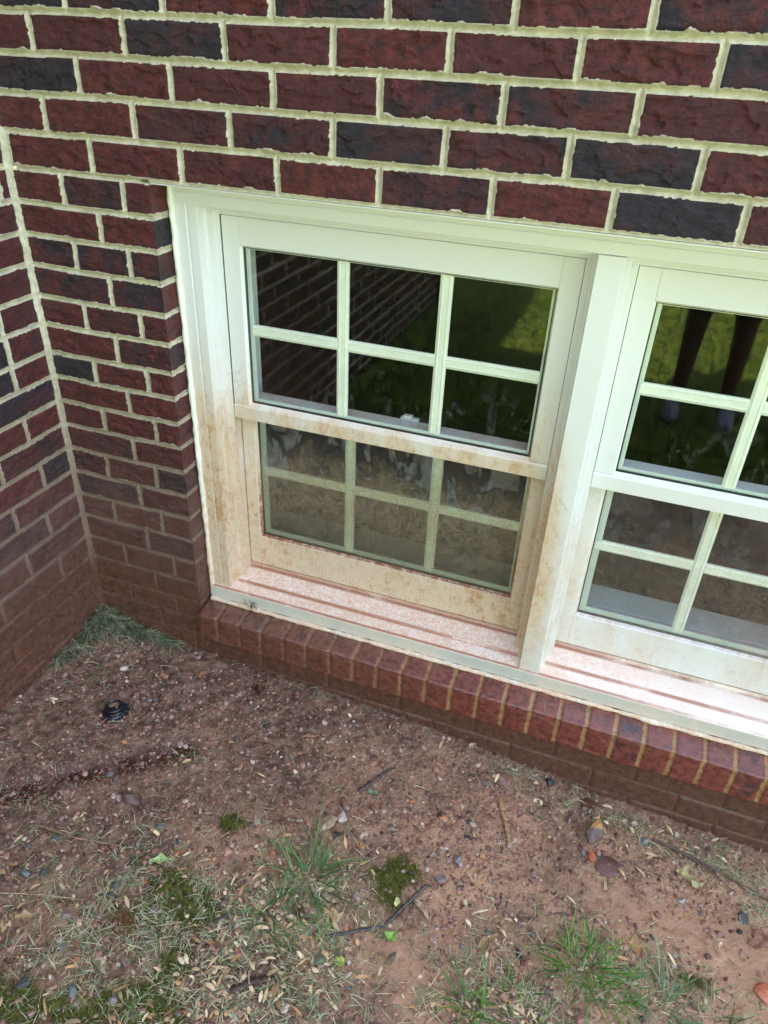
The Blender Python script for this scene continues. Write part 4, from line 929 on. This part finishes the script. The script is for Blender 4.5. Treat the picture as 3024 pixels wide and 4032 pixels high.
skin('shorts', [(0, .02, .95), (-.10, .01, .84), (-.112, .03, .54), (.10, .01, .84), (.118, .03, .54)], [(0, 1), (1, 2), (0, 3), (3, 4)], [(.165, .125), .105, .088, .105, .088], M_SHORT, person)
for sx in (-.12, .142): skin('sneaker', [(sx, -.03, .05), (sx, .04, .05), (sx + (.008 if sx > 0 else -.008), .15, .035), (sx, .0, .10)], [(0, 1), (1, 2), (1, 3)], [(.042, .045), (.046, .046), (.042, .032), .045], M_SHOE, person)
skin('hair', [(0, .20, 1.66), (0, .215, 1.75), (0, .26, 1.785)], [(0, 1), (1, 2)], [(.085, .07), (.088, .08), (.07, .05)], M_HAIR, person)



# ------------------------------------------------------------------ unseen trees added past the lawn to block low sky and send green light
R = np.random.RandomState(95)
M_LEAVES = mat_col('tree_foliage', .6, .1, 20, .3, .3); M_BARK = mat_plain('tree_bark', (.09, .065, .045), .8, .3, 8)
def tree(x, y, h, seed, label):
    q = np.random.RandomState(seed); zb = gz1(x, y) - .1; t_ = empty('added_tree', (x, y, zb), label, 'tree', 'unseen trees added for green light beyond the lawn')
    lv = [(0, 0, 0), (.1, .05, h * .25), (-.05, .1, h * .5), (.1, 0, h * .8)]; ed = [(0, 1), (1, 2), (2, 3)]; rd = [.32, .24, .17, .05]
    for k_ in range(9):
        a = q.uniform(0, 6.28); b = 1 + k_ % 2; r = h * q.uniform(.2, .33); p = lv[b]; lv.append((p[0] + r * math.cos(a), p[1] + r * math.sin(a), p[2] + h * q.uniform(.12, .35))); ed.append((b, len(lv) - 1)); rd.append(.05)
    skin('trunk', lv, ed, rd, M_BARK, t_, 1)
    n = 5200; c = q.normal(0, 1, (26, 3)); c /= np.linalg.norm(c, axis=1)[:, None]; c = c * q.uniform(.35, 1, (26, 1)) * np.array([h * .36, h * .36, h * .36]) + np.array([0, 0, h * .58])
    P = c[q.randint(0, 26, n)] + q.normal(0, 1, (n, 3)) * h * .075; a = q.uniform(-1, 1, (n, 3)); b = q.uniform(-1, 1, (n, 3)); s_ = q.uniform(.12, .22, (n, 1))
    a = a / np.linalg.norm(a, axis=1)[:, None] * s_; b = b / np.linalg.norm(b, axis=1)[:, None] * s_ * .7
    V = np.stack([P - a, P - b, P + a, P + b], 1).reshape(-1, 3); F = np.arange(n * 4).reshape(n, 4); V[:, 2] = np.maximum(V[:, 2], .6)
    cc = np.repeat(np.array([(.19, .21, .012)]) * q.uniform(.5, 1.5, (n, 1)), 4, 0)
    link('crown', mesh_np('crown', V, F, np.concatenate([cc, np.ones((n * 4, 1))], 1), False, 'col'), M_LEAVES, t_)
for k_, (x, y, h) in enumerate([(-12, -20, 13), (-6, -21, 14), (-1, -19, 12.5), (4, -21, 14), (9, -19, 13), (14.5, -20, 14)]):
    tree(x, y, h, 800 + k_, 'unseen tree added for green light beyond the lawn, %s' % ['far left of the row', 'second from the left', 'third from the left', 'third from the right', 'second from the right', 'far right of the row'][k_])
